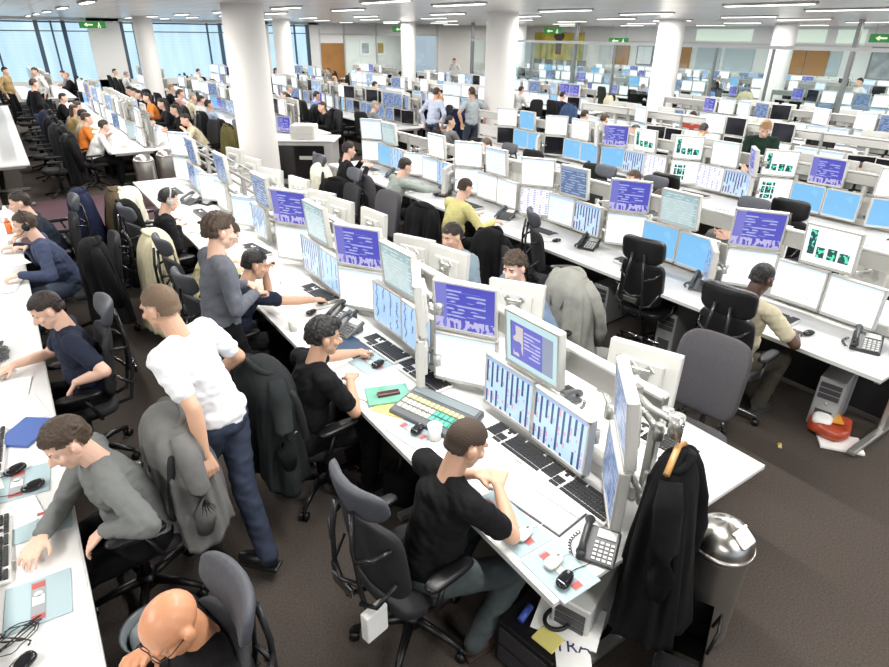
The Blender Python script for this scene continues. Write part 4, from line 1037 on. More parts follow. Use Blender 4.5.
cup(1.60, 2.37, 'white cup behind the head of the man in the black T-shirt', s=1.15); cup(1.46, 4.17, 'pale drinking glass at the desk edge near the phones', mat('cloudy_glass', (.62, .64, .56), .1))
cup(-.28, 7.9, 'small white cup by the man in the dark suit', s=1)
b = MB(); b.cyl((0, 0, 0), (0, 0, .13), .035, .032); b.cyl((0, 0, .13), (0, 0, .17), .03, .012); c = MB(); c.cyl((0, 0, .17), (0, 0, .20), .016); on([('bottle_body', b, mat('orange_juice', (.75, .18, .03), .25)), ('bottle_cap', c, paper_m)], 'juice_bottle', (-.28, 8.35, DZ), 0, 'orange drink bottle by the face of the man in the hoodie', 'bottle')
b = MB(); b.loft([[V((-.07, -.07, 0)), V((.07, -.07, 0)), V((.07, .07, 0)), V((-.07, .07, 0))], [V((-.05, -.05, .08)), V((.05, -.05, .08)), V((.05, .05, .08)), V((-.05, .05, .08))], [V((-.008, -.008, .2)), V((.008, -.008, .2)), V((.01, .01, .2)), V((-.008, .008, .2))]]); on([('s', b, paper_m)], 'tissue_stack', (-.28, 8.9, DZ), 20, 'peaked white tissue on the left desk in front of the suited man', 'tissue')
# highlighter tube on rear half
b = MB(); b.cyl((0, -.06, .012), (0, .06, .012), .011); c = MB(); c.cyl((0, .06, .012), (0, .1, .012), .012); on([('barrel', b, paper_m), ('blue_cap', c, mat('cap_blue', (.05, .12, .5), .4))], 'marker_pen', (2.55, 1.5, DZ), 20, 'white pen with blue cap on the rear near corner', 'pen')
keyboard(2.66, 1.62, 96, 'keyboard beside the white-backed monitor at the rear near corner'); place(PHONE_G, (2.5, 2.25, DZ), R(100), 'grey desk phone behind the near-end divider', 'phone')
b = MB(); b.cyl((0, 0, 0), (0, 0, .20), .035, .035, 24); on([('s', b, mat('grey_canister', (.35, .36, .35), .5))], 'canister', (2.62, 1.95, DZ), 0, 'grey cylinder standing behind the near white-backed monitor', 'canister')
# coat on its hanger at the end of the row
g = garment('hanging_coat', CLO['black'], w=.34, h=.88, depth=.16, flare=.16, seed=21)
c = place(g, (1.95, 1.09, 1.31), R(20), 'long black coat on a wooden hanger at the near end of the centre row', 'coat')
b = MB(); b.tube([(-.13, 0, -.05), (-.06, 0, -.01), (0, 0, .02), (.06, 0, -.01), (.13, 0, -.05)], .014, 8); k = MB(); k.tube([(0, 0, .02), (0, 0, .09), (.02, 0, .11), (.0, 0, .13), (-.02, 0, .11)], .004, 6)
on([('hanger_bar', b, mat('hanger_wood', (.50, .28, .10), .4)), ('hook', k, chrome_m)], 'coat_hanger', (1.95, 1.09, 1.32), 20, 'wooden coat hanger holding the long black coat', 'hanger')
b = MB(); b.tube([(0, 0, .02), (-.05, .12, .03), (-.02, .3, .0)], .016, 8); b.cyl((0, 0, -.04), (0, 0, .06), .03); c = MB(); c.box((0, .3, -.25), (.04, .04, .55)); on([('arm_tube', b, alu_m), ('support_post', c, alu_m)], 'monitor_arm', (1.95, 1.12, 1.41), -20, 'bare metal arm at the row end that carries the black coat', 'metal arm')
# steel bin
def lathe(pr, n=40):
    b = MB(); b.loft([[V((max(r, .0008) * math.cos(2 * PI * i / n), max(r, .0008) * math.sin(2 * PI * i / n), z)) for i in range(n)] for r, z in pr], caps=True); return b
BINZ = .70
r = root('waste_bin', True); r.location = (2.38, 1.0, 0); r.scale = (.86, .86, .98)
lathe([(.14, 0), (.15, .02), (.155, .04), (.16, BINZ - .1), (.165, BINZ - .08)]).build('bin_body', mat('steel_body', (.42, .40, .37), .38, .9, nscale=2, namt=.2), r)
lathe([(.172, BINZ - .08), (.178, BINZ - .07), (.175, BINZ - .05), (.172, BINZ - .05)]).build('rim', steel_m, r)
def brushed():
    m = bpy.data.materials.new('radial_brushed_steel'); m.use_nodes = True; g = N(m); tc = g.n('ShaderNodeTexCoord'); gr = g.n('ShaderNodeTexGradient', gradient_type='RADIAL'); g.l(tc.outputs['Object'], gr.inputs[0])
    w_ = g.math('SINE', g.math('MULTIPLY', gr.outputs[0], 44)); f = g.math('MULTIPLY_ADD', w_, .5, .5); g.l(g.mix(f, (.38, .37, .34), (.85, .83, .78)), g.b.inputs['Base Color']); g.b.inputs['Metallic'].default_value = 1; g.b.inputs['Roughness'].default_value = .25; return m
lathe([(.171, BINZ - .055)] + [(.171 * math.cos(a), BINZ - .055 + .135 * math.sin(a)) for a in [i * PI / 24 for i in range(1, 13)]]).build('dome_lid', brushed(), r)
b = MB(); b.sup((.0, -.108, BINZ + .044), (.125, .014, .095), .3, rx(R(-56))); f = b.build('push_flap', mat('flap_steel', (.72, .70, .66), .35, 1.), r)
b = MB(); b.box((0, -.070, BINZ + .070), (.13, .012, .012), rx(R(-56))); b.build('flap_hinge', steel_m, r)
r.name = 'waste_bin'; tag(r, 'steel waste bin with a domed push-flap lid at the near row end', 'bin')
# transparent bag with a black frame on the floor
r = root('carrier_bag', True); r.location = (2.0, .88, 0); r.rotation_euler = (0, 0, R(25))
b = MB(); b.loft([[V((x * s, y * s, z)) for x, y in ((-.2, -.1), (.2, -.1), (.2, .1), (-.2, .1))] for s, z in ((1, 0), (1.08, .15), (1.0, .32), (.9, .42))], caps=False)
bagm = mat('glossy_black_plastic_bag', (.02, .02, .022), .12, bump=1.0, bscale=6); b.build('bag_body', bagm, r)
b = MB(); b.tube([(-.08, -.1, .4), (-.05, -.12, .52), (.05, -.12, .52), (.08, -.1, .4)], .008, 6); b.build('bag_handle', blk_m, r)
tag(r, 'glossy black plastic bag on the carpet between the coat and the steel bin', 'bag')
# under the near corner: computer, crate, papers
def pc(x, y, rot, label, m=mat('pc_silver', (.42, .43, .43), .4, .3)):
    b = MB(); b.box((0, 0, .24), (.19, .42, .44), None, .008, 1); f = MB()
    for i in range(3): f.box((0, -.214, .40 - i * .05), (.15, .006, .04))
    f.box((0, -.214, .12), (.12, .006, .12)); k = MB(); k.cyl((0, -.214, .24), (0, -.22, .24), .012)
    on([('case', b, m), ('drive_bays', f, mat('drive_dark', (.06, .06, .065), .4)), ('power_button', k, alu_m)], 'computer_tower', (x, y, 0), rot, label, 'computer')
pc(1.82, 1.32, -70, 'pale computer tower under the near corner of the centre row', mat('pc_pale', (.55, .56, .54), .4))
pc(5.02, 1.60, -80, 'silver computer tower under the corner desk with the newspapers'); pc(5.0, 3.1, -85, 'silver computer tower under the desk beside the black leather chair'); pc(5.0, 3.95, -85, 'silver computer tower behind the grey jacket chair'); pc(5.0, 5.4, -85, 'computer tower under the desk of the person in yellow')
b = MB(); b.box((0, 0, .14), (.34, .44, .28), None, .01); d = MB(); d.box((0, -.222, .2), (.28, .01, .1)); d.box((0, -.222, .08), (.28, .01, .1)); on([('cabinet', b, blk_m), ('drawer_front', d, mat('dark_drawer', (.04, .04, .042), .4))], 'drawer_unit', (1.62, 1.36, 0), -80, 'low black drawer unit heaped with papers under the near corner', 'drawer unit')
sheet(1.66, 1.28, .24, .32, 30, 'crumpled white papers on the low drawer unit', t=.01, z=.285)
sheet(1.50, 1.26, .10, .12, 10, 'yellow sticky note pad on the low drawer unit', mat('sticky_yellow', (.75, .68, .22), .6), .012, 'sticky_notes', 'sticky notes', .285)
b = MB(); b.ell((0, 0, .03), (.035, .05, .03)); on([('s', b, mat('lemon', (.75, .65, .03), .4))], 'yellow_ball', (1.70, 1.42, .295), 20, 'bright yellow rounded object on top of the drawer unit papers', 'toy')
b = MB(); b.tube([(.07 * math.cos(a), .055 * math.sin(a), .02) for a in [i * 2 * PI / 20 for i in range(21)]], .011, 8); on([('s', b, blk_m)], 'black_strap', (1.60, 1.30, .30), 0, 'looped black strap on the papers under the near corner', 'strap')
r = root('newspaper', True); r.location = (1.56, 1.16, .286); r.rotation_euler = (0, 0, R(-40)); b = MB(); b.box((0, 0, .004), (.16, .22, .008)); b.build('front_page', paper_m, r)
t = bpy.data.curves.new('headline', 'FONT'); t.body = 'TRA'; t.size = .09; t.extrude = .001; t.align_x = 'CENTER'; tt = bpy.data.objects.new('tmp', t); COL.objects.link(tt); dg = bpy.context.evaluated_depsgraph_get(); dg.update(); tme = bpy.data.meshes.new_from_object(tt.evaluated_get(dg)); bpy.data.objects.remove(tt); to = bpy.data.objects.new('headline_text', tme); COL.objects.link(to); to.parent = r; to.location = (0, -.02, .009); tme.materials.clear(); tme.materials.append(mat('headline_navy', (.03, .04, .12), .5)); tag(r, 'newspaper with large dark letters TRA under the near corner', 'newspaper')
b = MB(); b.cyl((-.05, 0, .02), (.05, 0, .02), .018); on([('s', b, mat('blue_tube', (.04, .08, .35), .4))], 'blue_tube', (1.50, 1.42, .285), 20, 'small blue tube on the drawer unit', 'tube')
# red and orange bag + newspapers under the second row corner
r = root('plastic_bag', True); r.location = (4.84, 1.5, 0); r.rotation_euler = (0, 0, R(20))
b = MB(); b.sup((0, 0, .07), (.40, .30, .14), .7, None, lambda c: (c.x, c.y, c.z + .015 * math.sin(30 * c.x) + .012 * math.sin(26 * c.y))); b.build('bag_body', mat('red_orange_bag', (.45, .07, .03), .35, nscale=5, namt=.9), r)
b = MB(); b.sup((-.08, .06, .14), (.16, .14, .07), .7); b.build('white_crumple', paper_m, r); b = MB(); b.box((.02, -.02, .142), (.2, .08, .01), rz(.3)); b.build('orange_print', mat('bag_orange', (.75, .35, .05), .4), r)
tag(r, 'crumpled red and orange plastic bag on the carpet under the second row corner', 'bag')
sheet(4.74, 1.36, .22, .30, 35, 'folded newspaper sheets beside the red bag', t=.02, z=0, name='newspaper', cat='newspaper')
b = MB(); b.box((0, 0, .004), (.06, .025, .006), rz(.5)); b.box((.02, .015, .004), (.03, .02, .006)); on([('s', b, mat('scrap_yellow', (.65, .58, .2), .6))], 'paper_scrap', (4.33, 1.61, 0), 0, 'small yellow paper scrap lying alone on the carpet', 'paper scrap')
sheet(4.30, 3.42, .22, .28, 30, 'white magazine hanging low beside the black leather chair', t=.03, z=.0, name='magazine', cat='magazine')
# steel cylinders at the far end of the centre row
for x, y, l in ((1.82, 11.95, 'first brushed steel cylinder bin by the purple carpet strip'), (2.27, 12.3, 'second brushed steel cylinder bin by the purple carpet strip, nearer the column')):
    r = root('cylinder_bin', True); r.location = (x, y, 0); lathe([(.17, 0), (.175, .02), (.175, .76), (.17, .78)]).build('bin_body', steel_m, r); lathe([(.176, .76)] + [(.176 * math.cos(a), .76 + .12 * math.sin(a)) for a in [i * PI / 16 for i in range(1, 9)]]).build('dome_lid', steel_m, r); tag(r, l, 'bin')
# television cabinet + printer in the cross aisle
r = root('equipment_cabinet', True); r.location = (4.98, 12.2, 0); r.rotation_euler = (0, 0, R(-35))
b = MB(); b.box((0, 0, .43), (1.25, .7, .86), None, .03, 2); b.build('cabinet_body', mat('cabinet_silver', (.50, .50, .48), .4, .2), r); b = MB(); b.box((-.05, -.352, .46), (.98, .01, .66), None, .02); b.build('dark_front', mat('dark_glass', (.015, .015, .015), .1), r)
b = MB(); b.box((.1, -.36, .55), (.34, .01, .07)); b.build('label_plate', case_m, r); b = MB(); b.box((0, 0, .88), (1.35, .8, .03), None, .008); b.build('cabinet_top', desk_m, r); tag(r, 'silver cabinet with dark front standing beside the big column', 'cabinet')
r = root('printer', True); r.location = (4.95, 12.15, .895); r.rotation_euler = (0, 0, R(-35)); b = MB(); b.box((0, 0, .13), (.50, .42, .26), None, .02, 2); b.build('printer_body', back_m, r); b = MB(); b.box((0, -.1, .27), (.36, .2, .02), rx(.15)); b.build('output_tray', case_m, r); b = MB(); b.box((0, -.215, .08), (.4, .01, .1)); b.build('paper_drawer', case_m, r); tag(r, 'off-white printer on the silver cabinet', 'printer')
# waste basket
r = root('wire_basket', True); r.location = (-.02, 2.36, 0)
lathe([(.10, 0), (.12, .02), (.15, .30)]).build('basket_body', mat('grey_basket', (.25, .28, .30), .4), r) if False else None
b = MB(); n = 28
b.loft([[V((rr_ * math.cos(2 * PI * i / n), rr_ * math.sin(2 * PI * i / n), z)) for i in range(n)] for rr_, z in ((.001, .01), (.10, .01), (.14, .30), (.15, .31), (.135, .30), (.095, .02))], caps=False); b.build('basket_body', mat('clear_grey_plastic', (.22, .25, .27), .25), r)
b = MB(); b.sup((0, 0, .25), (.22, .22, .12), .8, None, lambda c: (c.x, c.y, c.z + .012 * math.sin(50 * c.x) * math.sin(43 * c.y))); b.build('bin_liner', mat('clear_liner', (.45, .5, .52), .15), r); tag(r, 'small waste basket with a clear liner under the left desk by the bald man', 'bin')

# ------------------------------------------------------------------ chairs with jackets
def chair(kind, x, y, face, label, group=None, base=0):
    return place(CH[kind], (x, y, 0), R(face) - PI / 2, label, 'chair', group)
def jacket(c, x, y, face, label, seed=1, back=.28, z=1.10, **k):
    z = min(z, 1.12); k.setdefault('depth', .26); k['depth'] = max(k['depth'], .24); k.setdefault('w', .50)
    fa = R(face); px, py = x - math.cos(fa) * back, y - math.sin(fa) * back
    return place(gar(c, seed, **k), (px, py, z), fa - PI / 2, label, 'jacket')
chair('task', 1.10, 1.84, 8, 'black mesh office chair of the man in the black T-shirt, nearest to the camera'); 
b = MB(); b.box((0, 0, 0), (.12, .05, .16), None, .008); on([('s', b, paper_m)], 'paper_label', (.80, 1.66, .50), 12, 'white paper tag hanging under the nearest mesh office chair', 'tag')
chair('low', 1.18, 3.14, 8, 'office chair under the dark grey jacket behind the young man in black'); jacket('darkgrey', 1.22, 3.20, 8, 'large dark grey suit jacket draped on the chair of the young man in black', 5, w=.50, h=.72, depth=.22, back=.32, z=1.14)
chair('task', 1.10, 4.70, 8, 'office chair of the man in the navy T-shirt'); chair('task', 1.16, 5.70, 5, 'office chair of the person in the cream shirt')
chair('low', 1.20, 6.28, 5, 'office chair wearing the cream trench coat'); jacket('cream', 1.20, 6.28, 0, 'cream trench coat hanging over a chair behind the walking man', 8, w=.52, h=.95, depth=.28, flare=.16, z=1.14)
chair('task', 1.08, 7.05, 10, 'office chair of the man with the headset at the centre row')
chair('low', 1.18, 7.75, 0, 'office chair wearing the long black coat by the centre row'); jacket('black', 1.18, 7.75, 0, 'long black coat hanging from a chair beyond the cream trench coat', 9, h=.9)
chair('low', 1.2, 8.5, 0, 'office chair wearing the brown and ivory jackets'); jacket('brown', 1.2, 8.5, 0, 'brown jacket hanging on the chair before the purple carpet', 10, h=.7); jacket('ivory', 1.3, 8.38, 0, 'ivory cardigan laid over the brown jacket near the purple carpet', 11, h=.5, back=.27, z=1.11, w=.34)
chair('low', .02, 2.88, 180, 'office chair of the man in the grey jumper'); jacket('grey', -.02, 2.92, 178, 'grey wool blazer draped over the chair of the man in the grey jumper', 12, w=.50, h=.66, depth=.26, back=.32, z=1.13)
chair('task', -.06, 1.55, 185, 'office chair with a grey headrest behind the bald man')
chair('task', -.06, 4.40, 180, 'black mesh office chair of the young man in the navy T-shirt by the left desk')
chair('low', .36, 6.72, 180, 'office chair with grey headrest of the man in the blue hoodie'); jacket('black', .08, 6.35, 178, 'black overcoat with hanging sleeve draped over a chair by the left desk', 14, h=.78, w=.5)
chair('task', .10, 7.75, 180, 'office chair of the suited man beside the orange bottle'); chair('low', .22, 8.65, 180, 'office chair wearing the navy suit jacket'); jacket('navy', .22, 8.65, 180, 'navy suit jacket hanging on the chair beside the suited man', 15, h=.78)
chair('grey', 3.16, 1.76, 188, 'grey fabric office chair at the rear near corner of the centre row')
chair('low', 3.24, 3.30, 180, 'office chair of the curly-haired person behind the centre row'); jacket('lightgrey', 3.24, 3.22, 180, 'light grey blazer hanging on the chair of the curly-haired person', 17, w=.48, h=.8, z=1.13)
chair('low', 3.42, 4.35, 180, 'office chair of the man in the light blue shirt behind the centre row'); jacket('black', 3.42, 4.5, 180, 'black hooded coat on the chair of the man in the light blue shirt', 18, h=.85, z=1.13)
chair('grey', 3.35, 6.3, 185, 'grey fabric chair in the passage beside the monitor backs'); chair('task', 3.4, 7.4, 180, 'dark office chair in the passage near the column'); chair('task', 3.42, 8.6, 180, 'office chair wearing the pale cream coat near the column'); jacket('ivory', 3.42, 8.6, 180, 'pale cream coat on a chair in front of the silver cabinet', 20, w=.4, h=.7)
chair('exec', 4.72, 3.28, 10, 'tall black leather office chair empty at the second row'); chair('exec', 4.32, 2.16, 5, 'tall black leather office chair of the man in the beige shirt')
chair('task', 4.55, 4.40, -30, 'empty mesh office chair with a blue-grey curved headrest turned sideways'); chair('low', 4.02, 5.8, 0, 'office chair of the person in the yellow shirt'); jacket('black', 4.02, 5.8, 0, 'black jacket over the chair of the person in yellow', 22, h=.62)
chair('grey', 4.05, 7.42, 0, 'grey fabric chair of the man in the pale grey shirt'); chair('task', 4.05, 8.75, 0, 'office chair of the man in the black suit'); jacket('black', 3.95, 8.1, 20, 'black coat over a low chair back between the suited man and the grey-shirted man', 23, h=.6, z=1.0)
chair('exec', 7.28, 3.28, 5, 'black leather office chair at the third row beside the blue screens'); chair('exec', 7.25, 4.9, 0, 'slim black chair seen from behind at the third row'); chair('task', 6.5, 4.9, 180, 'chair of the man in green behind the second row')
chair('task', 6.5, 5.75, 180, 'chair of the brown-haired person behind the second row'); chair('task', 6.5, 3.55, 180, 'chair of the person whose brown hair shows above the divider'); chair('task', 6.55, 7.9, 180, 'chair of the person next to the middle column')
# ------------------------------------------------------------------ people near the camera
def P(label, **k):
    p, info = human(**k); tag(p, label, 'person'); return p, info
tee_b = shm('black', (.006, .006, .0075)); tee_n = shm('navy', (.015, .02, .04)); jeans = mat('jeans_blue', (.045, .065, .10), .85, nscale=25, namt=.3, bump=.2); jeans_g = mat('jeans_grey_green', (.05, .065, .068), .85, nscale=25, namt=.3, bump=.2)
blk_t = mat('trousers_black', (.004, .004, .005), .85, spec=.2)
p, inf = P('man in a black T-shirt and jeans seated at the near end, seen from behind', at=(1.14, 1.76), face=0, lean=15, head=(-10, 25), hands=dict(L=(1.55, 1.83, .85), R=(1.58, 1.74, .86)), elbow=dict(L=(-.8, -.2, -.5), R=(.9, -.1, -.6)),
      shirt=tee_b, legs=jeans_g, skin='tan', hair='shaved', hairlen=.006, hairstyle='shaved', shoes=mat('shoe_brown', (.05, .03, .02), .5), feet=dict(L=(1.36, 1.92, .09), R=(1.30, 1.56, .09)), grip=1.3)
b = MB(); 
P('young dark-haired man in a black shirt leaning on the centre row desk', at=(1.04, 3.08), face=3, lean=18, head=(-12, 12), hands=dict(L=(1.72, 3.47, .775), R=(1.46, 3.12, .80)), elbow=dict(L=(-.5, -.2, -.6), R=(.6, .2, -.9)), shirt=tee_b, legs=blk_t, skin='asian', hair='black', hairlen=.022, hairstyle='quiff', grip=dict(L=.4, R=1.5))
P('man in a navy T-shirt resting his chin on one hand', at=(1.06, 4.66), face=0, lean=26, head=(-8, 20), hands=dict(L=(1.52, 4.70, 1.07), R=(1.86, 4.50, .775)), elbow=dict(L=(-.1, .5, -.9), R=(.8, -.1, -.5)), shirt=tee_n, legs=blk_t, skin='tan', hair='black', hairlen=.012, grip=dict(L=1.4, R=.4))
P('standing young man in a grey jumper with clasped hands', at=(.93, 4.16), face=5, pose='stand', lean=4, head=(0, 12), hands=dict(L=(1.22, 4.24, 1.12), R=(1.22, 4.12, 1.10)), elbow=dict(L=(-.5, -.6, -.6), R=(.5, -.6, -.6)), sleeve='long',
  shirt=shm('slate_grey', (.13, .14, .165)), legs=blk_t, skin='fair', hair='brown', hairlen=.026, hairstyle='quiff', grip=1.2)
P('man in a white T-shirt and jeans walking away down the aisle', at=(.58, 2.96), face=132, pose='stand', lean=20, head=(0, 14), hands=dict(L=(.42, 2.68, .86), R=(.66, 3.40, .92)), elbow=dict(L=(-.2, -.7, -.2), R=(.3, -.6, -.2)), feet=dict(L=(.38, 3.20, .09), R=(.62, 2.62, .14)),
  shirt=shm('white', (.80, .82, .85)), legs=mat('jeans_dark_blue', (.025, .035, .065), .85, nscale=25, namt=.3), skin='tan', hair='cropped', hairlen=.004, hairstyle='shaved', grip=.9)
P('man in a grey crew-neck jumper seated at the left desk with hand on mouse', at=(.10, 2.80), face=183, lean=17, head=(12, 28), hands=dict(R=(-.37, 2.64, .775), L=(-.12, 2.50, .78)), elbow=dict(R=(.4, .2, -.6), L=(-.9, -.3, -.3)), sleeve='long',
  shirt=shm('heather_grey', (.155, .165, .16)), legs=blk_t, skin='fair', hair='brown', hairlen=.014, grip=.4)
p, inf = P('bald man in a black jacket seen from above with hand at chin', at=(.15, 1.60), face=192, lean=4, zseat=.50, head=(8, 34), hands=dict(R=(-.10, 1.66, .93), L=(-.1, 1.35, .76)), elbow=dict(R=(.5, .2, -.9), L=(-.8, -.3, -.4)), sleeve='long', shirt=tee_b, legs=jeans, skin='ruddy', hair='none', grip=1.0)
def glasses(inf):
    h = inf['h']; b = MB()
    for s in (-1, 1):
        b.tube([h(s * .032 + .021 * math.cos(a), .099, .008 + .016 * math.sin(a)) for a in [i * 2 * PI / 16 for i in range(17)]], .002, 5); b.tube([h(s * .053, .097, .012), h(s * .078, .06, .014), h(s * .082, .0, .008)], .0022, 5)
    b.tube([h(-.011, .1, .01), h(.011, .1, .01)], .002, 5); inf['ch'](b, 'glasses', mat('glasses_dark', (.03, .02, .02), .3))
glasses(inf)
P('young man in a navy T-shirt at the left desk reaching for a mouse', at=(.06, 4.42), face=180, lean=8, head=(4, 26), hands=dict(R=(-.42, 4.56, .775), L=(-.06, 4.16, .70)), elbow=dict(R=(.3, .1, -.5), L=(-.7, -.4, -.5)), shirt=tee_n, legs=blk_t, skin='fair', hair='dark', hairlen=.009, grip=.4)
p, inf = P('man with headphones and a blue-grey hooded top eating at the left desk', at=(.14, 6.80), face=178, lean=20, head=(0, 10), hands=dict(L=(-.30, 6.48, .775), R=(-.20, 6.95, .90)), sleeve='long', shirt=shm('hoodie_blue', (.05, .065, .12)), legs=jeans, skin='fair', hair='brown', hairlen=.008, vox=.009, grip=.8); headset(inf, blk_m)
P('man in a dark navy suit and white collar at the left desk', at=(.14, 7.75), face=178, lean=20, head=(0, 10), hands=dict(L=(-.30, 7.5, .775), R=(-.2, 7.9, .775)), sleeve='long', shirt=shm('suit_navy', (.015, .022, .035)), legs=blk_t, skin='fair', hair='dark', hairlen=.008, vox=.009)
p, inf = P('dark-haired man in black wearing a silver headset band holding a phone', at=(1.06, 7.02), face=0, lean=12, head=(0, 20), hands=dict(L=(1.30, 7.1, .92), R=(1.30, 6.9, .90)), sleeve='long', shirt=tee_b, legs=blk_t, skin='fair', hair='black', hairlen=.012, vox=.009, grip=1.2); headset(inf, mat('headset_silver', (.5, .5, .5), .3, .5))
P('person in a cream shirt mostly hidden behind the standing man', at=(1.12, 5.72), face=-8, lean=28, head=(0, 35), hands=dict(L=(1.52, 5.85, .775), R=(1.50, 5.5, .775)), sleeve='long', shirt=shm('cream', (.60, .55, .32)), legs=blk_t, skin='fair', hair='brown', vox=.009)
P('curly brown-haired person sitting behind a white-backed monitor', at=(3.26, 3.38), face=178, lean=18, head=(15, 15), hands=dict(L=(2.95, 3.2, .775), R=(2.95, 3.5, .775)), sleeve='long', shirt=shm('blue_grey', (.16, .22, .32)), legs=blk_t, skin='fair', hair='brown', hairlen=.03, vox=.008)
P('dark-haired man in a light blue shirt behind the centre row divider', at=(3.32, 4.32), face=182, lean=18, head=(0, 15), hands=dict(L=(2.95, 4.2, .775), R=(2.95, 4.5, .775)), sleeve='long', shirt=shm('light_blue', (.25, .32, .37)), legs=blk_t, skin='tan', hair='dark', hairlen=.012, vox=.009)
P('man in a beige polo shirt seated at the second row corner', at=(4.30, 2.14), face=-5, lean=6, head=(-5, 22), hands=dict(R=(4.66, 1.86, .775), L=(4.62, 2.3, .775)), elbow=dict(R=(.8, -.2, -.5), L=(-.6, -.2, -.6)), shirt=shm('beige', (.55, .50, .36)), legs=mat('trousers_olive', (.05, .045, .03), .85), skin='brown', hair='black', hairlen=.003, hairstyle='shaved', grip=.5, shoes=mat('trainer_black_white', (.06, .06, .06), .5), feet=dict(R=(4.62, 1.98, .09), L=(4.6, 2.3, .09)))
P('bald person in a pale yellow shirt at the second row', at=(4.10, 5.80), face=0, lean=18, head=(0, 22), hands=dict(R=(4.62, 5.5, .775), L=(4.62, 6.0, .775)), sleeve='long', shirt=shm('pale_yellow', (.62, .58, .25)), legs=blk_t, skin='fair', hair='shaved', hairlen=.004, hairstyle='shaved', vox=.009)
P('man in a pale grey-green shirt reaching over the second row desk', at=(4.16, 7.42), face=-5, lean=26, head=(0, 18), hands=dict(R=(4.95, 7.1, .80), L=(4.9, 7.5, .80)), sleeve='long', shirt=shm('grey_green', (.32, .36, .33)), legs=blk_t, skin='fair', hair='dark', hairlen=.01, vox=.009)
P('man in a black suit gesturing at the second row', at=(4.12, 8.72), face=-10, lean=8, head=(0, 10), hands=dict(R=(4.5, 8.5, .95), L=(4.55, 8.75, 1.0)), sleeve='long', shirt=shm('suit_black', (.01, .01, .012)), legs=blk_t, skin='fair', hair='dark', hairlen=.01, vox=.009)
P('man in an olive green top facing away behind the second row', at=(6.42, 4.9), face=175, lean=8, head=(0, 5), hands=dict(L=(6.1, 4.7, .775), R=(6.1, 5.1, .775)), shirt=shm('olive', (.08, .09, .05)), sleeve='long', legs=blk_t, skin='fair', hair='brown', hairlen=.012, vox=.01)
P('brown-haired person bent low behind the second row divider', at=(6.40, 4.28), face=180, lean=30, head=(0, 30), shirt=shm('grey_b', (.2, .2, .2)), sleeve='long', legs=blk_t, skin='fair', hair='brown', hairlen=.02, vox=.01)
P('person whose brown hair just shows above the second row divider', at=(6.40, 3.42), face=180, lean=34, zseat=.5, head=(0, 40), shirt=shm('grey_c', (.12, .12, .12)), sleeve='long', legs=blk_t, skin='fair', hair='brown', hairlen=.014, vox=.01)
P('brown-haired person seated beside the middle column', at=(6.45, 7.9), face=180, lean=10, head=(0, 12), shirt=shm('brown', (.15, .10, .07)), sleeve='long', legs=blk_t, skin='fair', hair='brown', hairlen=.016, vox=.01)
P('standing fair-haired man in a dark green polo shirt looking down', at=(9.75, 5.25), face=215, pose='stand', lean=8, head=(0, 38), hands=dict(L=(9.5, 4.9, .98), R=(9.25, 5.15, 1.0)), shirt=shm('dark_green', (.012, .03, .02)), legs=blk_t, skin='fair', hair='blond', hairlen=.016, vox=.009)
P('man in a pale blue shirt bending forward at the fourth row', at=(10.35, 6.85), face=10, lean=32, zseat=.72, head=(0, 30), sleeve='long', shirt=shm('pale_blue', (.55, .62, .74)), legs=blk_t, skin='asian', hair='black', hairlen=.01, vox=.01)
P('standing man in a light grey polo shirt beside the middle column, back turned', at=(9.05, 11.9), face=75, pose='stand', lean=2, head=(10, 5), hands=dict(R=(9.4, 11.85, .92), L=(8.75, 11.9, .9)), elbow=dict(R=(1, -.3, 0)), shirt=shm('light_grey', (.42, .47, .50)), legs=jeans, skin='tan', hair='brown', hairlen=.01, vox=.01)
P('man in a pale blue shirt moving past the black office chairs', at=(8.25, 12.4), face=20, pose='stand', lean=14, head=(0, 15), shirt=shm('pale_blue_b', (.45, .50, .62)), legs=jeans, skin='ruddy', hair='brown', hairlen=.01, sleeve='long', vox=.01)

# ------------------------------------------------------------------ people and chairs further away
FP = {}
def fproto(key, **k):
    p, _ = human(near=False, vox=.019, world=False, link=False, **k); FP[key] = p
for hs in ('short', 'long'):
    fproto('sit_' + hs, pose='sit', lean=14, head=(0, 10), sleeve='long', hairstyle=hs, hairlen=.014, hair='dark', shirt=tee_b, legs=blk_t, hands=dict(L=V((-.15, .48, .76)), R=V((.16, .46, .76))))
fproto('lean', pose='sit', lean=28, head=(15, 15), sleeve='long', hairlen=.012, hair='dark', shirt=tee_b, legs=blk_t, hands=dict(L=V((-.10, .42, .95)), R=V((.2, .55, .76))))
fproto('back', pose='sit', lean=-4, head=(-20, 0), sleeve='short', hairlen=.012, hair='dark', shirt=tee_b, legs=blk_t)
fproto('stand', pose='stand', lean=3, head=(0, 10), sleeve='long', hairlen=.012, hair='dark', shirt=tee_b, legs=blk_t)
SH = {'white': shm('white_b', (.72, .72, .70)), 'orange': shm('orange', (.75, .22, .04)), 'black': tee_b, 'blue': shm('blue', (.12, .22, .42)), 'pale blue': shm('pale_blue_c', (.42, .52, .66)), 'grey': shm('grey_d', (.18, .18, .18)), 'red': shm('red', (.35, .06, .04)), 'tan': shm('tan', (.40, .28, .13)), 'cream': shm('cream_b', (.62, .56, .40)), 'navy': shm('navy_b', (.015, .02, .04)), 'pink': shm('pink', (.55, .30, .28))}
HC_ = {'dark': 'dark', 'brown': 'brown', 'black': 'black', 'fair': 'blond', 'grey': 'grey'}
def far_person(key, x, y, face, shirt, hair, label, group=None, jn=None):
    sw = {'shirt': SH[shirt], 'hair': HAIR[HC_[hair]]}
    if jn: sw['trousers'] = jn
    return place(FP[key], (x, y, 0), R(face) - PI / 2, label, 'person', group, sw)
TAKEN = []
def fchair(x, y, face, label): return place(CH['far'], (x, y, 0), R(face) - PI / 2, label, 'chair')
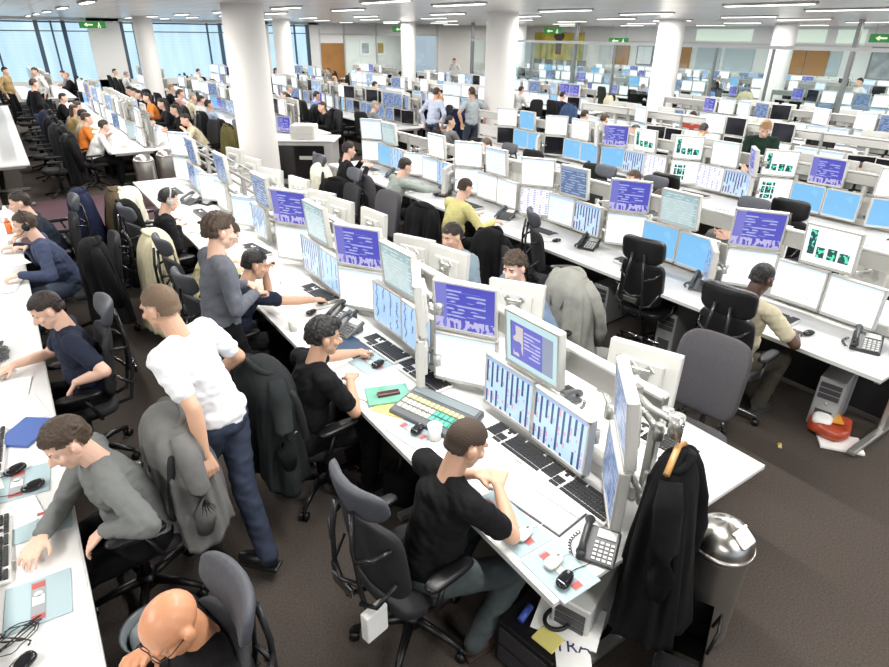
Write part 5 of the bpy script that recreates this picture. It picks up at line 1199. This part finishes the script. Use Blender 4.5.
NAMED = [('lean', 1.22, 13.85, 0, 'white', 'dark', 'dark-haired man in a white jumper with hand to face at the far centre row'), ('sit_short', 1.18, 14.75, 0, 'orange', 'brown', 'person in an orange top beside the man in the white jumper'),
  ('sit_short', 1.2, 15.5, -8, 'cream', 'black', 'person in cream wearing a dark cap behind the orange top'), ('sit_long', 1.15, 16.6, 10, 'tan', 'brown', 'long-haired person in tan at the far centre row'), ('lean', 1.2, 17.9, 0, 'grey', 'dark', 'person in grey beside the standing man in jeans'),
  ('stand', .72, 18.9, 20, 'black', 'brown', 'standing person in a black top and blue jeans in the far aisle'), ('stand', .3, 25.2, -30, 'tan', 'dark', 'standing dark-haired man in a tan shirt before the windows'), ('stand', 1.2, 24.6, 200, 'white', 'dark', 'standing person in white before the tall windows'),
  ('back', 4.15, 16.0, 20, 'pale blue', 'dark', 'man in a pale blue shirt leaning back at the far second row'), ('sit_short', 4.15, 14.25, 5, 'grey', 'black', 'dark-haired man in grey just left of the big column'), ('sit_short', 4.15, 17.4, 0, 'white', 'dark', 'dark-haired man in white at the far second row'),
  ('sit_short', 4.15, 18.3, 0, 'cream', 'grey', 'grey-haired man in cream at the far second row'), ('sit_short', 4.15, 19.6, 0, 'pink', 'brown', 'person in pink at the far second row'), ('sit_long', 3.45, 18.8, 180, 'orange', 'dark', 'dark-haired person in orange at the rear of the far centre row'),
  ('sit_long', 3.45, 17.0, 180, 'black', 'black', 'black-haired person in black at the rear of the far centre row'), ('sit_short', 3.45, 20.6, 180, 'black', 'dark', 'person in black beyond the orange top'), ('sit_short', 7.3, 17.2, 0, 'blue', 'dark', 'man in a blue shirt near the switched-off monitors'),
  ('sit_long', 6.6, 14.5, 180, 'black', 'brown', 'woman in black seen just beyond the big column'), ('sit_short', 13.7, 12.6 + 1.2, 0, 'navy', 'dark', 'person in navy seen from behind at the glass-side row'), ('sit_short', 12.3, 14.6, 20, 'tan', 'dark', 'person in tan facing the wall of small screens'),
  ('stand', 22.4, 9.3, 150, 'white', 'black', 'person in a white shirt standing behind the glass partition by the portrait'), ('sit_short', 13.0, 8.6, 180, 'red', 'dark', 'dark-haired person behind the fourth row'), ('stand', 19.2, 26.8, 200, 'white', 'dark', 'standing person in white in front of the glazed wall'),
  ('sit_short', 10.5, 9.3, 0, 'grey', 'brown', 'brown-haired person whose head shows beside the far-side column'), ('sit_short', 13.9, 15.9, 0, 'white', 'dark', 'dark-haired person in white at the glass-side row')]
for key, x, y, f, sh, hr, lab in NAMED:
    TAKEN.append((x, y)); far_person(key, x, y, f, sh, hr, lab, jn=mat('jeans_far', (.05, .09, .18), .85) if 'jeans' in lab else None)
    if key != 'stand': fchair(x, y, f, 'black office chair of the ' + lab.split(' at the')[0].split(' beside')[0].split(' just')[0].split(' leaning')[0].split(' seen')[0].split(' near')[0].split(' whose')[0].split(' facing')[0].split(' wearing')[0].split(' behind')[0].split(' with ')[0].split(' beyond')[0] + ', %s metres deep' % ['one','two','three','four','five','six','seven','eight','nine','ten','eleven','twelve','thirteen','fourteen','fifteen','sixteen','seventeen','eighteen','nineteen','twenty','twenty-one','twenty-two'][int(y)])
# big dark jackets on named far chairs
def fjacket(c, x, y, f, label, seed, **k): fchair(x, y, f, 'office chair under the %s, %s metre mark' % (label.split(' on ')[0].split(' over ')[0], ORD[min(15, int(abs(y)) - 1 if y < 16 else 15)])); TAKEN.append((x, y)); jacket(c, x, y, f, label, seed, **k)
fjacket('black', .55, 13.5, 178, 'long black coat on a chair facing the white jumper across the aisle', 31, h=.85); fjacket('darkgrey', .5, 15.2, 180, 'dark grey coat on a chair in the far left aisle', 32); fjacket('black', .5, 16.5, 180, 'second black coat on a chair in the far left aisle', 33)
fjacket('navy', .5, 17.9, 180, 'navy coat on a chair near the person in jeans', 34); fjacket('olive', 4.1, 13.6 - .1, 0, 'olive green padded coat on a chair beside the big column', 35); fjacket('blue', 13.6, 12.9, 0, 'blue denim-like jacket on a chair at the glass-side row', 36)
fjacket('black', 7.2, 14.9, 0, 'black coat on a chair in front of the switched-off monitors', 37); fjacket('black', 7.2, 16.0, 0, 'black jacket over a swivel chair of the far third row', 38); fjacket('navy', 8.95 + .9, 13.3, 20, 'navy coat on the chair between the two standing men', 39)
SHL = ['white', 'black', 'blue', 'pale blue', 'grey', 'tan', 'cream', 'navy', 'white', 'grey', 'black']; WORDH = ['dark', 'brown', 'black', 'fair', 'grey']
cnt = 0
for nm in ('A', 'C', 'E', 'G', 'I', 'L2', 'D', 'C2', 'E2', 'G2', 'I2', 'D3', 'C3', 'E3', 'G3', 'I3', 'K', 'K2', 'N', 'N2', 'P'):
    _, X, D, Y0, Y1, w = BD[nm]
    for sg in (-1, 1):
        if (nm, sg) in (('A', -1), ('C', -1), ('L2', -1), ('P', 1)): continue
        x = X - .32 if sg < 0 else X + D + .36; f = 0 if sg < 0 else 180; y = Y0 + .8; i = 0
        while y < Y1 - .2:
            yy = y + rn.uniform(-.12, .12); ok = all(math.hypot(x - a, yy - b_) > .62 for a, b_ in TAKEN) and seen(x, yy, .9, 5)
            if nm in ('A',) or (nm == 'C' and yy < 9.0): ok = False
            if nm == 'E' and sg < 0 and yy < 5.6: ok = False
            if nm == 'G' and sg < 0 and 5.8 < yy < 7.6: ok = False
            if ok:
                r_ = rn.random(); sd = 'front' if sg < 0 else 'back'; pl = '%s place, %s side, %s' % (ORD[min(i, 15)], sd, w)
                fchair(x, yy, f + rn.uniform(-25, 25), 'dark office chair at %s' % pl)
                pp = .5 if nm in ('D', 'C2', 'E2', 'K2', 'G2') else .28
                if r_ < pp:
                    sh = rn.choice(SHL); hr = rn.choice(WORDH); far_person(rn.choice(['sit_short', 'sit_short', 'sit_long', 'lean', 'back']), x + .03 * -sg, yy, f + rn.uniform(-12, 12), sh, hr, '%s-haired person in %s, %s' % (hr, sh, pl)); cnt += 1
                elif r_ < pp + .22:
                    c = rn.choice(['black', 'navy', 'darkgrey', 'black', 'cream']); jacket(c, x, yy, f, '%s jacket on the chair at %s' % ({'darkgrey': 'dark grey'}.get(c, c), pl), rn.choice([1, 2]))
            y += 1.42; i += 1
print('far people', cnt)
b = MB(); b.sup((0, 0, .13), (.34, .24, .27), .6, None, lambda c: (c.x * (1 - .5 * (c.z + .13)), c.y, c.z + .01 * math.sin(30 * c.x))); h_ = MB(); h_.tube([(-.08, 0, .25), (-.04, 0, .36), (.05, 0, .35), (.08, 0, .25)], .009, 6)
on([('bag_body', b, CLO['black']), ('bag_strap', h_, blk_m)], 'rucksack', (1.62, 2.75, 0), 20, 'black rucksack on the carpet under the desk beyond the black T-shirt man', 'bag')

# ------------------------------------------------------------------ drop the unlinked prototypes
for o in list(bpy.data.objects):
    if not o.users_collection: bpy.data.objects.remove(o)
